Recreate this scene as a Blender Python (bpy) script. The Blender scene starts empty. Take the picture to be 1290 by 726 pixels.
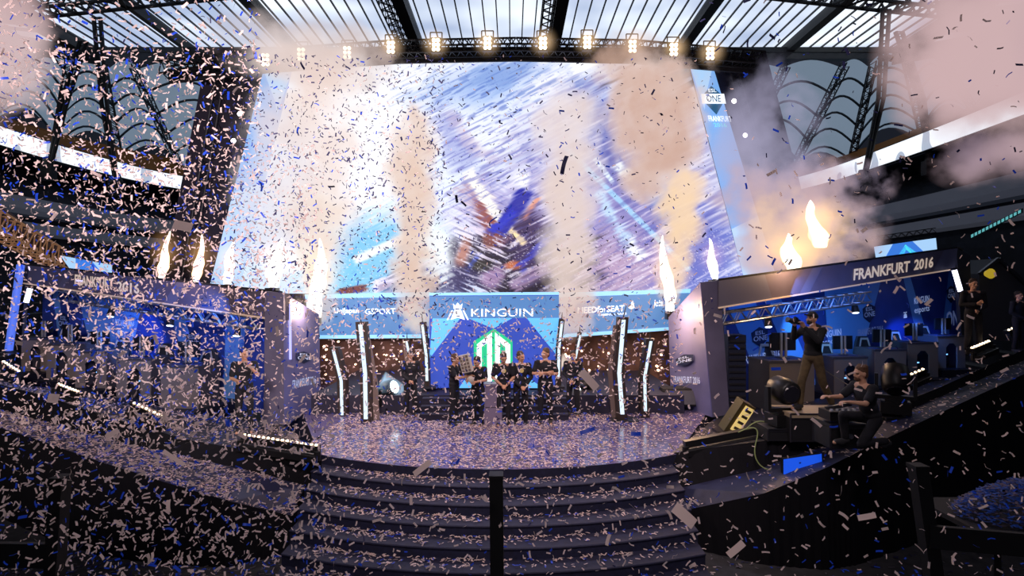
import bpy, bmesh, math, random
import numpy as np
from mathutils import Vector, Matrix, Euler
random.seed(7); rng = np.random.default_rng(11)
sc = bpy.context.scene
col = sc.collection
F, CX, CY, CZ = 760.0, 645.0, 363.0, 5.0
def P(px, py, D):
    return Vector(((px - CX) / F * D, D, CZ - (py - CY) / F * D))

# ---------------------------------------------------------------- materials
MATS = {}
def mat(name, color=(.5, .5, .5), rough=.6, metal=0., emis=None, es=0., spec=.5, noise=None):
    if name in MATS: return MATS[name]
    m = bpy.data.materials.new(name); m.use_nodes = True
    nt = m.node_tree; b = nt.nodes['Principled BSDF']
    b.inputs['Base Color'].default_value = (*color, 1)
    b.inputs['Roughness'].default_value = rough
    b.inputs['Metallic'].default_value = metal
    b.inputs['Specular IOR Level'].default_value = spec
    if emis is not None:
        b.inputs['Emission Color'].default_value = (*emis, 1)
        b.inputs['Emission Strength'].default_value = es
    if noise:
        s, amt = noise
        tc = nt.nodes.new('ShaderNodeTexCoord'); n = nt.nodes.new('ShaderNodeTexNoise')
        n.inputs['Scale'].default_value = s; n.inputs['Detail'].default_value = 5
        r = nt.nodes.new('ShaderNodeValToRGB')
        r.color_ramp.elements[0].position = .3; r.color_ramp.elements[1].position = .7
        r.color_ramp.elements[0].color = (*[c * (1 - amt) for c in color], 1)
        r.color_ramp.elements[1].color = (*[min(1, c * (1 + amt)) for c in color], 1)
        nt.links.new(tc.outputs['Object'], n.inputs['Vector'])
        nt.links.new(n.outputs['Fac'], r.inputs['Fac'])
        nt.links.new(r.outputs['Color'], b.inputs['Base Color'])
    MATS[name] = m
    return m
def emat(name, color, s):
    return mat(name, (0.02, 0.02, 0.02), .5, 0, color, s)

# ---------------------------------------------------------------- mesh builder
class MB:
    def __init__(s): s.v = []; s.f = []; s.mi = []
    def add(s, vs, fs, mi=0):
        n = len(s.v); s.v += [tuple(v) for v in vs]
        s.f += [tuple(i + n for i in f) for f in fs]; s.mi += [mi] * len(fs); return s
    def quad(s, pts, mi=0): return s.add(pts, [tuple(range(len(pts)))], mi)
    def prism(s, pts, ext, mi=0):
        n = len(pts); ext = Vector(ext); a = [Vector(p) for p in pts]
        vs = a + [p + ext for p in a]
        fs = [tuple(range(n))[::-1], tuple(range(n, 2 * n))] + [(i, (i + 1) % n, n + (i + 1) % n, n + i) for i in range(n)]
        return s.add(vs, fs, mi)
    def box(s, c, size, R=None, mi=0):
        c = Vector(c); h = Vector(size) / 2; R = R or Matrix.Identity(3)
        vs = [c + R @ Vector((x * h.x, y * h.y, z * h.z)) for x in (-1, 1) for y in (-1, 1) for z in (-1, 1)]
        return s.add(vs, [(0, 1, 3, 2), (4, 6, 7, 5), (0, 4, 5, 1), (2, 3, 7, 6), (0, 2, 6, 4), (1, 5, 7, 3)], mi)
    def tube(s, a, b, r0, r1=None, n=10, mi=0, cap=True):
        a, b = Vector(a), Vector(b); r1 = r0 if r1 is None else r1
        d = (b - a).normalized(); u = d.orthogonal().normalized(); w = d.cross(u)
        vs = []
        for p, r in ((a, r0), (b, r1)):
            vs += [p + (u * math.cos(t) + w * math.sin(t)) * r for t in [2 * math.pi * i / n for i in range(n)]]
        fs = [(i, (i + 1) % n, n + (i + 1) % n, n + i) for i in range(n)]
        if cap: fs += [tuple(range(n))[::-1], tuple(range(n, 2 * n))]
        return s.add(vs, fs, mi)
    def bar(s, a, b, w, h=None, up=(0, 0, 1), mi=0):
        a, b = Vector(a), Vector(b); h = h or w
        d = b - a; L = d.length; d.normalize(); x = d.cross(Vector(up))
        if x.length < 1e-3: x = d.orthogonal()
        x.normalize(); z = x.cross(d)
        R = Matrix((x, d, z)).transposed()
        return s.box((a + b) / 2, (w, L, h), R, mi)
    def ball(s, c, r, R=None, nu=14, nv=9, mi=0):
        c = Vector(c); r = Vector((r, r, r)) if isinstance(r, (int, float)) else Vector(r); R = R or Matrix.Identity(3)
        vs = [c + R @ Vector((0, 0, r.z))]
        for j in range(1, nv):
            t = math.pi * j / nv
            for i in range(nu):
                p = 2 * math.pi * i / nu
                vs.append(c + R @ Vector((r.x * math.sin(t) * math.cos(p), r.y * math.sin(t) * math.sin(p), r.z * math.cos(t))))
        vs.append(c + R @ Vector((0, 0, -r.z)))
        fs = [(0, 1 + i, 1 + (i + 1) % nu) for i in range(nu)]
        for j in range(nv - 2):
            a = 1 + j * nu
            fs += [(a + i, a + nu + i, a + nu + (i + 1) % nu, a + (i + 1) % nu) for i in range(nu)]
        a = 1 + (nv - 2) * nu
        fs += [(a + i, len(vs) - 1, a + (i + 1) % nu) for i in range(nu)]
        return s.add(vs, fs, mi)
    def lathe(s, a, axis, prof, n=20, mi=0):
        a = Vector(a); d = Vector(axis).normalized(); u = d.orthogonal().normalized(); w = d.cross(u); vs = []
        for (t, r) in prof:
            vs += [a + d * t + (u * math.cos(q) + w * math.sin(q)) * max(r, 1e-4) for q in [2 * math.pi * i / n for i in range(n)]]
        fs = []
        for k in range(len(prof) - 1):
            fs += [(k * n + i, k * n + (i + 1) % n, (k + 1) * n + (i + 1) % n, (k + 1) * n + i) for i in range(n)]
        fs += [tuple(range(n))[::-1], tuple(range(len(vs) - n, len(vs)))]
        return s.add(vs, fs, mi)
    def build(s, name, mats, parent=None, smooth=False, fixn=True):
        me = bpy.data.meshes.new(name); me.from_pydata(s.v, [], s.f)
        mats = mats if isinstance(mats, (list, tuple)) else [mats]
        for m in mats: me.materials.append(m)
        if len(mats) > 1: me.polygons.foreach_set('material_index', s.mi)
        if smooth: me.polygons.foreach_set('use_smooth', [True] * len(s.f))
        if fixn:
            bm = bmesh.new(); bm.from_mesh(me); bmesh.ops.recalc_face_normals(bm, faces=bm.faces); bm.to_mesh(me); bm.free()
        return link(name, me, parent)
def link(name, data, parent=None):
    o = bpy.data.objects.new(name, data); col.objects.link(o)
    if parent is not None:
        o.parent = parent; o.matrix_parent_inverse = WM(parent).inverted()
    return o
def WM(o):
    m = Matrix.LocRotScale(o.location, o.rotation_euler, o.scale)
    if o.parent is not None: m = WM(o.parent) @ o.matrix_parent_inverse @ m
    return m
def tag(o, label=None, cat=None, group=None, kind=None):
    if label: o['label'] = label
    if cat: o['category'] = cat
    if group: o['group'] = group
    if kind: o['kind'] = kind
    return o
def thing(name, loc, label, cat, group=None, kind=None):
    o = bpy.data.objects.new(name, None); o.location = Vector(loc); o.empty_display_size = .1; col.objects.link(o)
    return tag(o, label, cat, group, kind)
def struct(o, label=None, cat=None): return tag(o, label, cat, None, 'structure')
KIDS = {}
def copy_tree(o, parent=None):
    c = o.copy(); col.objects.link(c)
    if parent is not None: c.parent = parent
    for ch in [x for x in col.objects if x.parent == o]:
        if ch is not c: copy_tree(ch, c)
    return c

def text_fit(name, body, o, xv, yv, m, parent=None, ext=.012, bold=0.0):
    """lettering laid in the parallelogram o + u*xv + v*yv"""
    cu = bpy.data.curves.new('lettering_curve', 'FONT'); cu.body = body; cu.resolution_u = 2; cu.offset = bold
    t = bpy.data.objects.new('lettering_curve', cu); col.objects.link(t)
    dg = bpy.context.evaluated_depsgraph_get(); dg.update()
    me = bpy.data.meshes.new_from_object(t.evaluated_get(dg)); bpy.data.objects.remove(t)
    n = len(me.vertices); a = np.zeros(n * 3); me.vertices.foreach_get('co', a); a = a.reshape(-1, 3)
    mn, mx = a.min(0), a.max(0)
    u = (a[:, 0] - mn[0]) / (mx[0] - mn[0]); v = (a[:, 1] - mn[1]) / (mx[1] - mn[1])
    o, xv, yv = Vector(o), Vector(xv), Vector(yv); nn = xv.cross(yv).normalized() * ext
    q = np.array(o + nn)[None] + u[:, None] * np.array(xv)[None] + v[:, None] * np.array(yv)[None]
    me.vertices.foreach_set('co', q.ravel()); me.materials.clear(); me.materials.append(m); me.update()
    return link(name, me, parent)

def lerp(a, b, t): return a + (b - a) * t
def bil(q, u, v):
    """q = bl, br, tr, tl"""
    return lerp(lerp(q[0], q[1], u), lerp(q[3], q[2], u), v)
def text_on(name, body, q, u0, v0, u1, v1, m, parent, ext=.02, bold=0):
    o = bil(q, u0, v0); return text_fit(name, body, o, bil(q, u1, v0) - o, bil(q, u0, v1) - o, m, parent, ext, bold)
def poly_on(name, pts, q, m, parent, ext=.015):
    n = (q[1] - q[0]).cross(q[3] - q[0]).normalized() * ext
    mb = MB()
    for pl in pts: mb.quad([bil(q, u, v) + n for (u, v) in pl])
    return mb.build(name, m, parent)

def truss(mb, a, b, w, h, bays, r=.025, up=(0, 0, 1)):
    a, b = Vector(a), Vector(b); d = (b - a).normalized(); s = d.cross(Vector(up)).normalized(); z = s.cross(d)
    c = [s * w / 2 * i + z * h / 2 * j for i, j in ((-1, -1), (1, -1), (1, 1), (-1, 1))]
    for o in c: mb.tube(a + o, b + o, r, n=6)
    for k in range(bays):
        p, q = lerp(a, b, k / bays), lerp(a, b, (k + 1) / bays); m = (p + q) / 2
        for i in range(4):
            o0, o1 = c[i], c[(i + 1) % 4]
            mb.tube(p + o0, m + o1, r * .6, n=4, cap=False); mb.tube(m + o1, q + o0, r * .6, n=4, cap=False)
    return mb

# common materials
black = mat('black_drape', (.010, .010, .014), .85, noise=(6, .4))
blackmetal = mat('black_metal', (.02, .02, .022), .4, .5)
steel = mat('steel', (.10, .10, .12), .4, .9)
alu = mat('aluminium', (.55, .56, .62), .3, .9)
navy = mat('navy_laminate', (.035, .045, .13), .35, noise=(3, .3))
greyprint = mat('grey_print', (.12, .11, .18), .5, noise=(1.2, .2))
desk_grey = mat('desk_grey', (.20, .16, .12), .5)
white_ink = mat('white_ink', (.8, .8, .85), .5, 0, (.8, .85, 1), .35)
cream_ink = mat('cream_ink', (.75, .62, .5), .5, 0, (1, .78, .6), .40)
led_white = emat('led_white', (.70, .86, 1), 1.25)
led_warm = emat('led_warm', (1, .72, .45), 9)
# ================================================================ camera, world, render colour
cam = bpy.data.cameras.new('camera'); cam.sensor_width = 36; cam.lens = 36 * F / 1290; cam.clip_end = 400; cam.clip_start = .05
co = bpy.data.objects.new('camera', cam); col.objects.link(co)
co.location = (0, 0, CZ); co.rotation_euler = (math.pi / 2, 0, 0); sc.camera = co
w = bpy.data.worlds.new('world'); sc.world = w; w.use_nodes = True
w.node_tree.nodes['Background'].inputs['Color'].default_value = (.30, .36, .55, 1)
w.node_tree.nodes['Background'].inputs['Strength'].default_value = .035
sc.view_settings.view_transform = 'Standard'; sc.view_settings.look = 'None'
sc.cycles.use_denoising = True; sc.cycles.max_bounces = 6; sc.cycles.transparent_max_bounces = 24
sc.cycles.volume_bounces = 0; sc.cycles.volume_step_rate = 1.0; sc.cycles.volume_max_steps = 128
sc.cycles.sample_clamp_indirect = 4

def area(name, loc, target, size, power, color, sy=None):
    l = bpy.data.lights.new(name, 'AREA'); l.energy = power; l.color = color; l.size = size
    if sy: l.shape = 'RECTANGLE'; l.size_y = sy
    o = bpy.data.objects.new(name, l); col.objects.link(o); o.location = loc
    o.rotation_euler = (Vector(target) - Vector(loc)).to_track_quat('-Z', 'Y').to_euler(); return o
def spot(name, loc, target, power, color, ang=50, r=.2):
    l = bpy.data.lights.new(name, 'SPOT'); l.energy = power; l.color = color; l.spot_size = math.radians(ang); l.shadow_soft_size = r; l.spot_blend = .5
    o = bpy.data.objects.new(name, l); col.objects.link(o); o.location = loc
    o.rotation_euler = (Vector(target) - Vector(loc)).to_track_quat('-Z', 'Y').to_euler(); return o
spot('key_stage', (0, 0, 15), (0, 14.5, 3.6), 5600, (1, .80, .80), 50, 1.5)
spot('key_left', (-1, -4, 9), (-7.2, 12, 7.4), 10500, (1, .80, .80), 46, .8)  # added key aimed at the airborne confetti on the left
area('overhead_fill', (0, 2, 18), (0, 11, 3), 9, 150, (.8, .80, 1))  # added overhead fill, not a fixture of the arena
spot('stage_warm', (-6, 11, 12), (0, 15, 1.6), 1500, (1, .72, .6), 55, .5)
spot('stage_warm', (6, 11, 12), (.5, 14.5, 1.6), 1500, (1, .72, .7), 55, .5)
spot('stage_lilac', (0, 20, 13), (0, 13.5, 1.6), 2200, (.75, .72, 1), 70, .6)
def pt(loc, e, c, r=.3, nm='flame_glow'):
    l = bpy.data.lights.new(nm, 'POINT'); l.energy = e; l.color = c; l.shadow_soft_size = r; o = bpy.data.objects.new(nm, l); col.objects.link(o); o.location = loc
pt((-.5, -1.6, 6.4), 170, (1, .84, .84), .4, 'near_fill')  # added fill beside the camera to brighten the nearest confetti
pt(P(832, 425, 16.8), 45, (1, .55, .25), .3, 'side_wall_fill')  # added warm fill for the orange on the booth side wall
area('booth_blue', P(1075, 372, 16.3), P(1060, 430, 20), 5, 60, (.08, .28, 1), 1)
area('booth_blue', P(140, 395, 15.3), P(180, 450, 18.5), 5, 90, (.08, .25, 1), 1)
spot('booth_wash', P(1010, 396, 17.6), P(1040, 440, 20), 260, (.15, .45, 1), 75, .1)
spot('booth_wash', P(1150, 378, 19.0), P(1160, 470, 21.2), 420, (.06, .20, 1), 60, .1)
spot('booth_wash', P(170, 400, 18), P(150, 450, 20.2), 380, (.08, .25, 1), 80, .1)

# ================================================================ floor, stage
carpet = mat('arena_floor', (.045, .045, .05), .9, noise=(5, .3))
floor = MB().quad([(-45, -6, 0), (45, -6, 0), (45, 90, 0), (-45, 90, 0)]).build('floor', carpet)
struct(floor)
DZ = 1.6; SC = Vector((-.3, 18.3, 0)); R0 = 7.0
deckmat = mat('stage_deck', (.13, .11, .24), .14, noise=(2, .2))
stepmat = mat('step_carpet', (.010, .012, .042), .75, noise=(14, .3))
def arc(R, xl, xr, n=40):
    a0 = math.asin(xl / R); a1 = math.asin(xr / R)
    return [(SC.x + R * math.sin(lerp(a0, a1, i / n)), SC.y - R * math.cos(lerp(a0, a1, i / n))) for i in range(n + 1)]
mb = MB(); a = arc(R0, -3.65, 3.7)
top = [(x, y, DZ) for x, y in a] + [(5.2, 16.2, DZ), (6.5, 19, DZ), (6.5, 22.5, DZ), (-7.5, 22.5, DZ), (-7.5, 19, DZ), (-5.6, 16.2, DZ)]
mb.prism(top, (0, 0, -DZ)); mb.mi = [1] + [0] + [1] * (len(mb.f) - 2); dk_ = mb.build('floor_stage_deck', [deckmat, stepmat]); struct(dk_)
for pg_ in dk_.data.polygons: pg_.material_index = 0 if abs(pg_.normal.z) > .9 and pg_.center.z > 1 else 1
mb = MB()
for k in range(9):
    Ra, Rb = R0 + .44 * k, R0 + .44 * (k + 1)
    xa = 3.65 - .05 * k
    A, B = arc(Ra, -xa + .02, xa - .1 + .02 * k), arc(Rb, -xa + .02, xa - .1 + .02 * k)
    z = DZ - .18 * (k + 1)
    n = len(A)
    vs = [(x, y, z) for x, y in A] + [(x, y, z) for x, y in B] + [(x, y, 0) for x, y in B] + [(x, y, 0) for x, y in A]
    fs = []
    for i in range(n - 1):
        fs += [(i, i + 1, n + i + 1, n + i), (n + i, n + i + 1, 2 * n + i + 1, 2 * n + i)]
    fs += [(0, n, 2 * n, 3 * n), (n - 1, 3 * n + n - 1, 2 * n + n - 1, n + n - 1)]
    mb.add(vs, fs)
    # rounded nosing on each tread
    for i in range(0, n - 1):
        mb.tube((B[i][0], B[i][1], z - .015), (B[i + 1][0], B[i + 1][1], z - .015), .02, n=6, cap=False)
struct(mb.build('floor_stage_steps', stepmat, smooth=False))

# riser platform and stairs behind the team
rm = mat('riser', (.022, .020, .045), .6)
mb = MB(); xa, xb = P(392, 0, 16.3).x, P(862, 0, 16.3).x
mb.box(((xa + xb) / 2, 18.9, DZ + .25), (xb - xa, 5.2, .50)); struct(mb.build('floor_riser_platform', rm))
mb = MB(); sx0, sx1 = P(528, 0, 15.5).x, P(716, 0, 15.5).x
for k in range(3):
    y0 = 15.5 + .27 * k; mb.box(((sx0 + sx1) / 2, (y0 + 16.3) / 2, DZ + .155 * (k + .5)), (sx1 - sx0, 16.3 - y0, .155)); mb.box(((sx0 + sx1) / 2, y0, DZ + .155 * (k + 1) - .02), (sx1 - sx0, .03, .035))
struct(mb.build('floor_riser_stairs', rm))

# wings: ramped decks either side -------------------------------------------------
def wing(side):
    if side > 0:
        F0 = [P(846, 571, 12.4), P(960, 556, 12.0), P(1012, 545, 12.1), P(1085, 527, 12.3), P(1180, 490, 13.6), P(1300, 436, 17)]
        B0 = [P(900, 528, 15.8), P(960, 516, 16.6), P(1040, 500, 17.6), P(1120, 487, 18.7), P(1215, 470, 20.2), P(1330, 436, 24)]
        L0 = [P(856, 615, 12.0), P(955, 592, 11.9), P(1040, 560, 12.0), P(1090, 540, 12.1), P(1185, 500, 13.5), P(1300, 450, 16.9)]
        L1 = [P(868, 642, 11.6), P(962, 622, 10.9), P(1040, 590, 10.7), P(1080, 570, 10.9), P(1185, 520, 12.2), P(1302, 466, 16)]
    else:
        F0 = [P(405, 577, 12.0), P(330, 570, 12.0), P(240, 555, 12.2), P(150, 530, 12.6), P(60, 500, 13.6), P(-60, 470, 16)]
        B0 = [P(355, 535, 15.6), P(290, 528, 16.2), P(215, 515, 17), P(130, 500, 18), P(20, 480, 19.6), P(-90, 455, 22)]
        L0 = [P(384, 612, 11.9), P(300, 590, 11.7), P(215, 572, 11.8), P(130, 552, 12.2), P(50, 530, 13.2), P(-60, 500, 15.6)]
        L1 = [P(368, 650, 11.4), P(290, 632, 10.8), P(205, 607, 10.9), P(120, 580, 11.3), P(40, 552, 12.4), P(-60, 520, 14.6)]
    mb = MB(); n = len(F0)
    for i in range(n - 1):
        mb.quad([F0[i], F0[i + 1], B0[i + 1], B0[i]])
    a = mb.build('floor_wing_deck', deckmat2); struct(a)
    mb = MB()
    for i in range(n - 1):
        mb.quad([L0[i], L0[i + 1], L1[i + 1], L1[i]])
    struct(mb.build('floor_wing_ledge', ledgemat))
    mb = MB()
    D = lambda p: Vector((p.x, p.y, 0))
    for i in range(n - 1):
        for t in range(12):      # pleated black drape
            def zig(A, B, t): p = lerp(A, B, t / 12.); return p + Vector((0, -.03 if t % 2 else 0, 0))
            mb.quad([zig(F0[i], F0[i + 1], t), zig(F0[i], F0[i + 1], t + 1), lerp(L0[i], L0[i + 1], (t + 1) / 12), lerp(L0[i], L0[i + 1], t / 12)])
            mb.quad([lerp(L1[i], L1[i + 1], t / 12), lerp(L1[i], L1[i + 1], (t + 1) / 12), zig(D(L1[i]), D(L1[i + 1]), t + 1), zig(D(L1[i]), D(L1[i + 1]), t)])
    mb.quad([F0[0], B0[0], D(B0[0]), D(F0[0])]); mb.quad([F0[0], L0[0], D(L0[0]), D(F0[0])]); mb.quad([L0[0], L1[0], D(L1[0]), D(L0[0])])
    struct(mb.build('trim_stage_skirt', mat('skirt', (.006, .006, .009), .9, spec=.2)))
deckmat2 = mat('wing_deck', (.007, .007, .013), .5, noise=(4, .3))
ledgemat = mat('ledge', (.018, .021, .062), .5, noise=(4, .3))
wing(1); wing(-1)
# ================================================================ stadium shell
steel_dark = mat('roof_steel', (.012, .014, .018), .6)
def glazmat():
    m = bpy.data.materials.new('skylight'); m.use_nodes = True; nt = m.node_tree; b = nt.nodes['Principled BSDF']
    tc = nt.nodes.new('ShaderNodeTexCoord'); n = nt.nodes.new('ShaderNodeTexNoise'); n.inputs['Scale'].default_value = .12
    r = nt.nodes.new('ShaderNodeValToRGB'); r.color_ramp.elements[0].position = .35; r.color_ramp.elements[1].position = .7
    r.color_ramp.elements[0].color = (.36, .44, .62, 1); r.color_ramp.elements[1].color = (.85, .92, 1, 1)
    nt.links.new(tc.outputs['Object'], n.inputs['Vector']); nt.links.new(n.outputs['Fac'], r.inputs['Fac'])
    nt.links.new(r.outputs['Color'], b.inputs['Emission Color']); b.inputs['Emission Strength'].default_value = 1.25
    b.inputs['Base Color'].default_value = (.2, .2, .25, 1); return m
H = CZ + 24.6
def HP(px, py, dz=0):
    D = F * 24.6 / (CY - py); return Vector(((px - CX) / F * D, D, H + dz))
glaz = glazmat()
# back strip of translucent roof
yb0, yb1 = 62.7, 46.0
xl, xr = HP(125, 65).x, HP(1128, 62).x
mb = MB().quad([(xl, yb0, H), (xr, yb0, H), (xr - 0, yb1, H), (xl, yb1, H)])
# side strips
mb.quad([(xl, yb0 - 1, H), (xl - 5.2, yb0 - 3.5, H), (xl - 3.2, 30, H), (xl + 0, 30, H)])
mb.quad([(xr, yb0 - 1, H), (xr + 5.2, yb0 - 3.5, H), (xr + 3.2, 30, H), (xr, 30, H)])
struct(mb.build('ceiling_skylight', glaz))
mb = MB(); x = xl + .6; k = 0
while x < xr:
    mb.bar((x, yb1, H - .15), (x, yb0, H - .15), .10, .16); x += 1.17
y = 31
while y < yb0 - 4:
    mb.bar((xl - 5, y - 1.5, H - .15), (xl, y, H - .15), .1, .3); mb.bar((xr + 5, y - 1.5, H - .15), (xr, y, H - .15), .1, .3); y += 1.5
struct(mb.build('ceiling_glazing_bar', steel_dark))
mb = MB()
def beamp(a, b, w, h): mb.bar(a, b, w, h)
for px, wd in ((375, .9), (248, .5), (853, .9), (985, .8)):
    xx = HP(px, 62).x; beamp((xx, yb1, H - .5), (xx, yb0, H - .5), wd, .9)
for px in (528, 697):
    xx = HP(px, 55).x
    beamp((xx, yb1, H - .6), (xx, yb0, H - .6), 1.0, 1.2); truss(mb, (xx - 1.1, yb1, H - 1), (xx - 1.1, yb0, H - 1), .9, .9, 12, .07)
beamp((xl - 1, yb0, H - .4), (xr + 1, yb0, H - .4), .8, 1.0)
beamp((xl - 1, yb0 - 2.4, H - .8), (xr + 1, yb0 - 2.4, H - .8), .3, .5)
for sx, x0 in ((-1, xl), (1, xr)):
    beamp((x0, yb0 - 1, H - .5), (x0, 28, H - .5), 1.2, 1.4)
    beamp((x0 + sx * 5.4, yb0 - 3.5, H - .5), (x0 + sx * 3.2, 28, H - .5), .9, 1.2)
    beamp((x0, yb0, H - .5), (x0 + sx * 5.6, yb0 - 3.5, H - .5), 1.4, 1.4)
struct(mb.build('ceiling_beam', steel_dark))
# inner ring of trusswork crossing the top of the view
mb = MB()
inn = [Vector((-42, 36, H - .8)), Vector((xl + 1, 51.5, H - .6)), Vector((-14, 47.5, H + .2)), Vector((12, 47.5, H + .2)), Vector((xr - 1, 51.5, H - .6)), Vector((37, 36, H - .8))]
for a, b in zip(inn, inn[1:]):
    truss(mb, a, b, 1.6, 1.3, 18, .16)
for p in (inn[1], inn[4]):
    for i in range(14):
        q = p + Vector((rng.uniform(-1.8, 1.8), rng.uniform(-1.5, 1.5), rng.uniform(-1.6, .6)))
        mb.box(q, (rng.uniform(.3, 1), rng.uniform(.3, 1), rng.uniform(.3, .9)))
struct(mb.build('ceiling_ring_truss', steel_dark))

# membrane bays with arched seams
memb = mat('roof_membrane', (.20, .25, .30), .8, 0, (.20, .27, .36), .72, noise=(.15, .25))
left = [((20, 0), (-90, 70)), ((62, 36), (0, 130)), ((97, 57), (76, 168)), ((138, 66), (157, 182)), ((176, 67), (236, 205)), ((262, 67), (340, 215)), ((420, 67), (470, 215))]
right = [((870, 67), (840, 215)), ((985, 66), (915, 215)), ((1058, 65), (985, 215)), ((1093, 64), (1066, 190)), ((1131, 50), (1155, 156)), ((1160, 30), (1222, 128)), ((1220, 0), (1330, 70))]
for side, rad in (('left', left), ('right', right)):
    lines = [(P(a[0], a[1], 62), P(b[0], b[1], 75)) for a, b in rad]
    ms, mr, mt = MB(), MB(), MB()
    for (a0, a1), (b0, b1) in zip(lines, lines[1:]):
        NU, NV = 10, 16; vs = []
        for j in range(NV + 1):
            for i in range(NU + 1):
                u, v = i / NU, j / NV; p = lerp(lerp(a0, b0, u), lerp(a1, b1, u), v)
                vs.append(p + Vector((0, 0, 2.6 * math.sin(math.pi * u) * min(1, .3 + v) - 1.6)))
        ms.add(vs, [(j * (NU + 1) + i, j * (NU + 1) + i + 1, (j + 1) * (NU + 1) + i + 1, (j + 1) * (NU + 1) + i) for j in range(NV) for i in range(NU)])
        for j in (3, 6, 9, 12, 15):
            for i in range(NU):
                p, q = Vector(vs[j * (NU + 1) + i]), Vector(vs[j * (NU + 1) + i + 1]); o = Vector((0, -.5, -.2))
                mr.tube(p + o, q + o, .13, n=5, cap=False)
    for a0, a1 in lines:
        truss(mt, a0 + Vector((0, -1, -1.7)), a1 + Vector((0, -1, -1.7)), .6, .7, 14, .07)
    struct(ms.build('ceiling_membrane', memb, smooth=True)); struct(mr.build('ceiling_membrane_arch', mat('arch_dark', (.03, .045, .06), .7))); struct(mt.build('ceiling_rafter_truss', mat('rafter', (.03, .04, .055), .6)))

# bowl
path = [(-34, 6), (-36, 20), (-38, 32), (-40.3, 46), (-40.3, 58), (-38, 68), (-30, 80), (-14, 86), (4, 88), (20, 84), (30, 76), (33.6, 66), (34, 52), (33.2, 36), (32, 20), (30, 6)]
def smooth_path(p, n=5):
    out = []
    for i in range(len(p) - 1):
        p0 = Vector(p[max(i - 1, 0)]); p1 = Vector(p[i]); p2 = Vector(p[i + 1]); p3 = Vector(p[min(i + 2, len(p) - 1)])
        for k in range(n):
            t = k / n
            out.append(.5 * ((2 * p1) + (p2 - p0) * t + (2 * p0 - 5 * p1 + 4 * p2 - p3) * t * t + (3 * p1 - p0 - 3 * p2 + p3) * t ** 3))
    out.append(Vector(p[-1])); return out
SP = smooth_path(path)
NR = []
for i, p in enumerate(SP):
    t = (SP[min(i + 1, len(SP) - 1)] - SP[max(i - 1, 0)]).normalized(); NR.append(Vector((-t.y, t.x)))
def sweep(mb, prof, i0=0, i1=None):
    i1 = len(SP) - 1 if i1 is None else i1; m = len(prof); vs = []
    for i in range(i0, i1 + 1):
        for (o, h) in prof:
            q = SP[i] + NR[i] * o; vs.append((q.x, q.y, CZ + h))
    mb.add(vs, [(a * m + j, a * m + j + 1, (a + 1) * m + j + 1, (a + 1) * m + j) for a in range(i1 - i0) for j in range(m - 1)])
    return mb
seatm = mat('seat_rows', (.016, .019, .034), .7, noise=(.8, .5))
gold = mat('concourse', (.05, .03, .015), .7, 0, (1, .42, .08), .03, noise=(.25, .8))  # orange light on the concourse put into its emission
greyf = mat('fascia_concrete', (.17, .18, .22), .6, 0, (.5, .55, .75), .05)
def rake(o0, h0, o1, h1, n):
    pr = []
    for k in range(n):
        a, b = k / n, (k + 1) / n
        pr += [(lerp(o0, o1, a), lerp(h0, h1, a)), (lerp(o0, o1, a), lerp(h0, h1, b))]
    return pr + [(o1, h1)]
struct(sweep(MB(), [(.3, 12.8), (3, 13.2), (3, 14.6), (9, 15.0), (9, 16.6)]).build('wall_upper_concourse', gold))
struct(sweep(MB(), [(.3, 11.2), (5, 10.8)] ).build('ceiling_tier_soffit', seatm))
struct(sweep(MB(), rake(.2, 7.4, 5, 10.8, 8)).build('wall_middle_tier', seatm))
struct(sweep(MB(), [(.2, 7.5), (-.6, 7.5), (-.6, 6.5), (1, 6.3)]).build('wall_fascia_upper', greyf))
struct(sweep(MB(), [(2.5, 6.3), (2.5, 5.4)]).build('wall_recess', seatm))
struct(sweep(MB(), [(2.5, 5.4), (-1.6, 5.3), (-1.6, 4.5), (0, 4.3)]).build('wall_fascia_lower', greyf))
struct(sweep(MB(), rake(-15, -5, 0, 4.3, 16)).build('wall_lower_tier', seatm))

# ribbon boards
def ribbonmat():
    m = bpy.data.materials.new('ribbon_led'); m.use_nodes = True; nt = m.node_tree; b = nt.nodes['Principled BSDF']
    tc = nt.nodes.new('ShaderNodeTexCoord'); wv = nt.nodes.new('ShaderNodeTexNoise'); wv.inputs['Scale'].default_value = .35; wv.inputs['Detail'].default_value = 0
    r = nt.nodes.new('ShaderNodeValToRGB'); r.color_ramp.interpolation = 'CONSTANT'
    r.color_ramp.elements[0].color = (.35, .40, .50, 1); r.color_ramp.elements[1].position = .36; r.color_ramp.elements[1].color = (.88, .93, 1, 1)
    nt.links.new(tc.outputs['Object'], wv.inputs['Vector']); nt.links.new(wv.outputs['Fac'], r.inputs['Fac'])
    nt.links.new(r.outputs['Color'], b.inputs['Emission Color']); b.inputs['Emission Strength'].default_value = 1.1; return m
rib = ribbonmat()
nS = len(SP)
for lab, i0, i1, wh in (('long white LED ribbon board along the left-hand stand', 0, 27, 'left'), ('long white LED ribbon board along the right-hand stand', 53, nS - 1, 'right')):
    t = thing('ribbon_board', (SP[(i0 + i1) // 2].x, SP[(i0 + i1) // 2].y, CZ + 11), lab, 'led board')
    sweep(MB(), [(-.25, 11.25), (-.25, 12.7)], i0, i1).build('display', rib, t)
    fr = MB(); sweep(fr, [(.2, 11.2), (-.2, 11.2), (-.2, 12.8), (.2, 12.8), (.2, 11.2)], i0, i1).build('housing', steel_dark, t)
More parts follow.
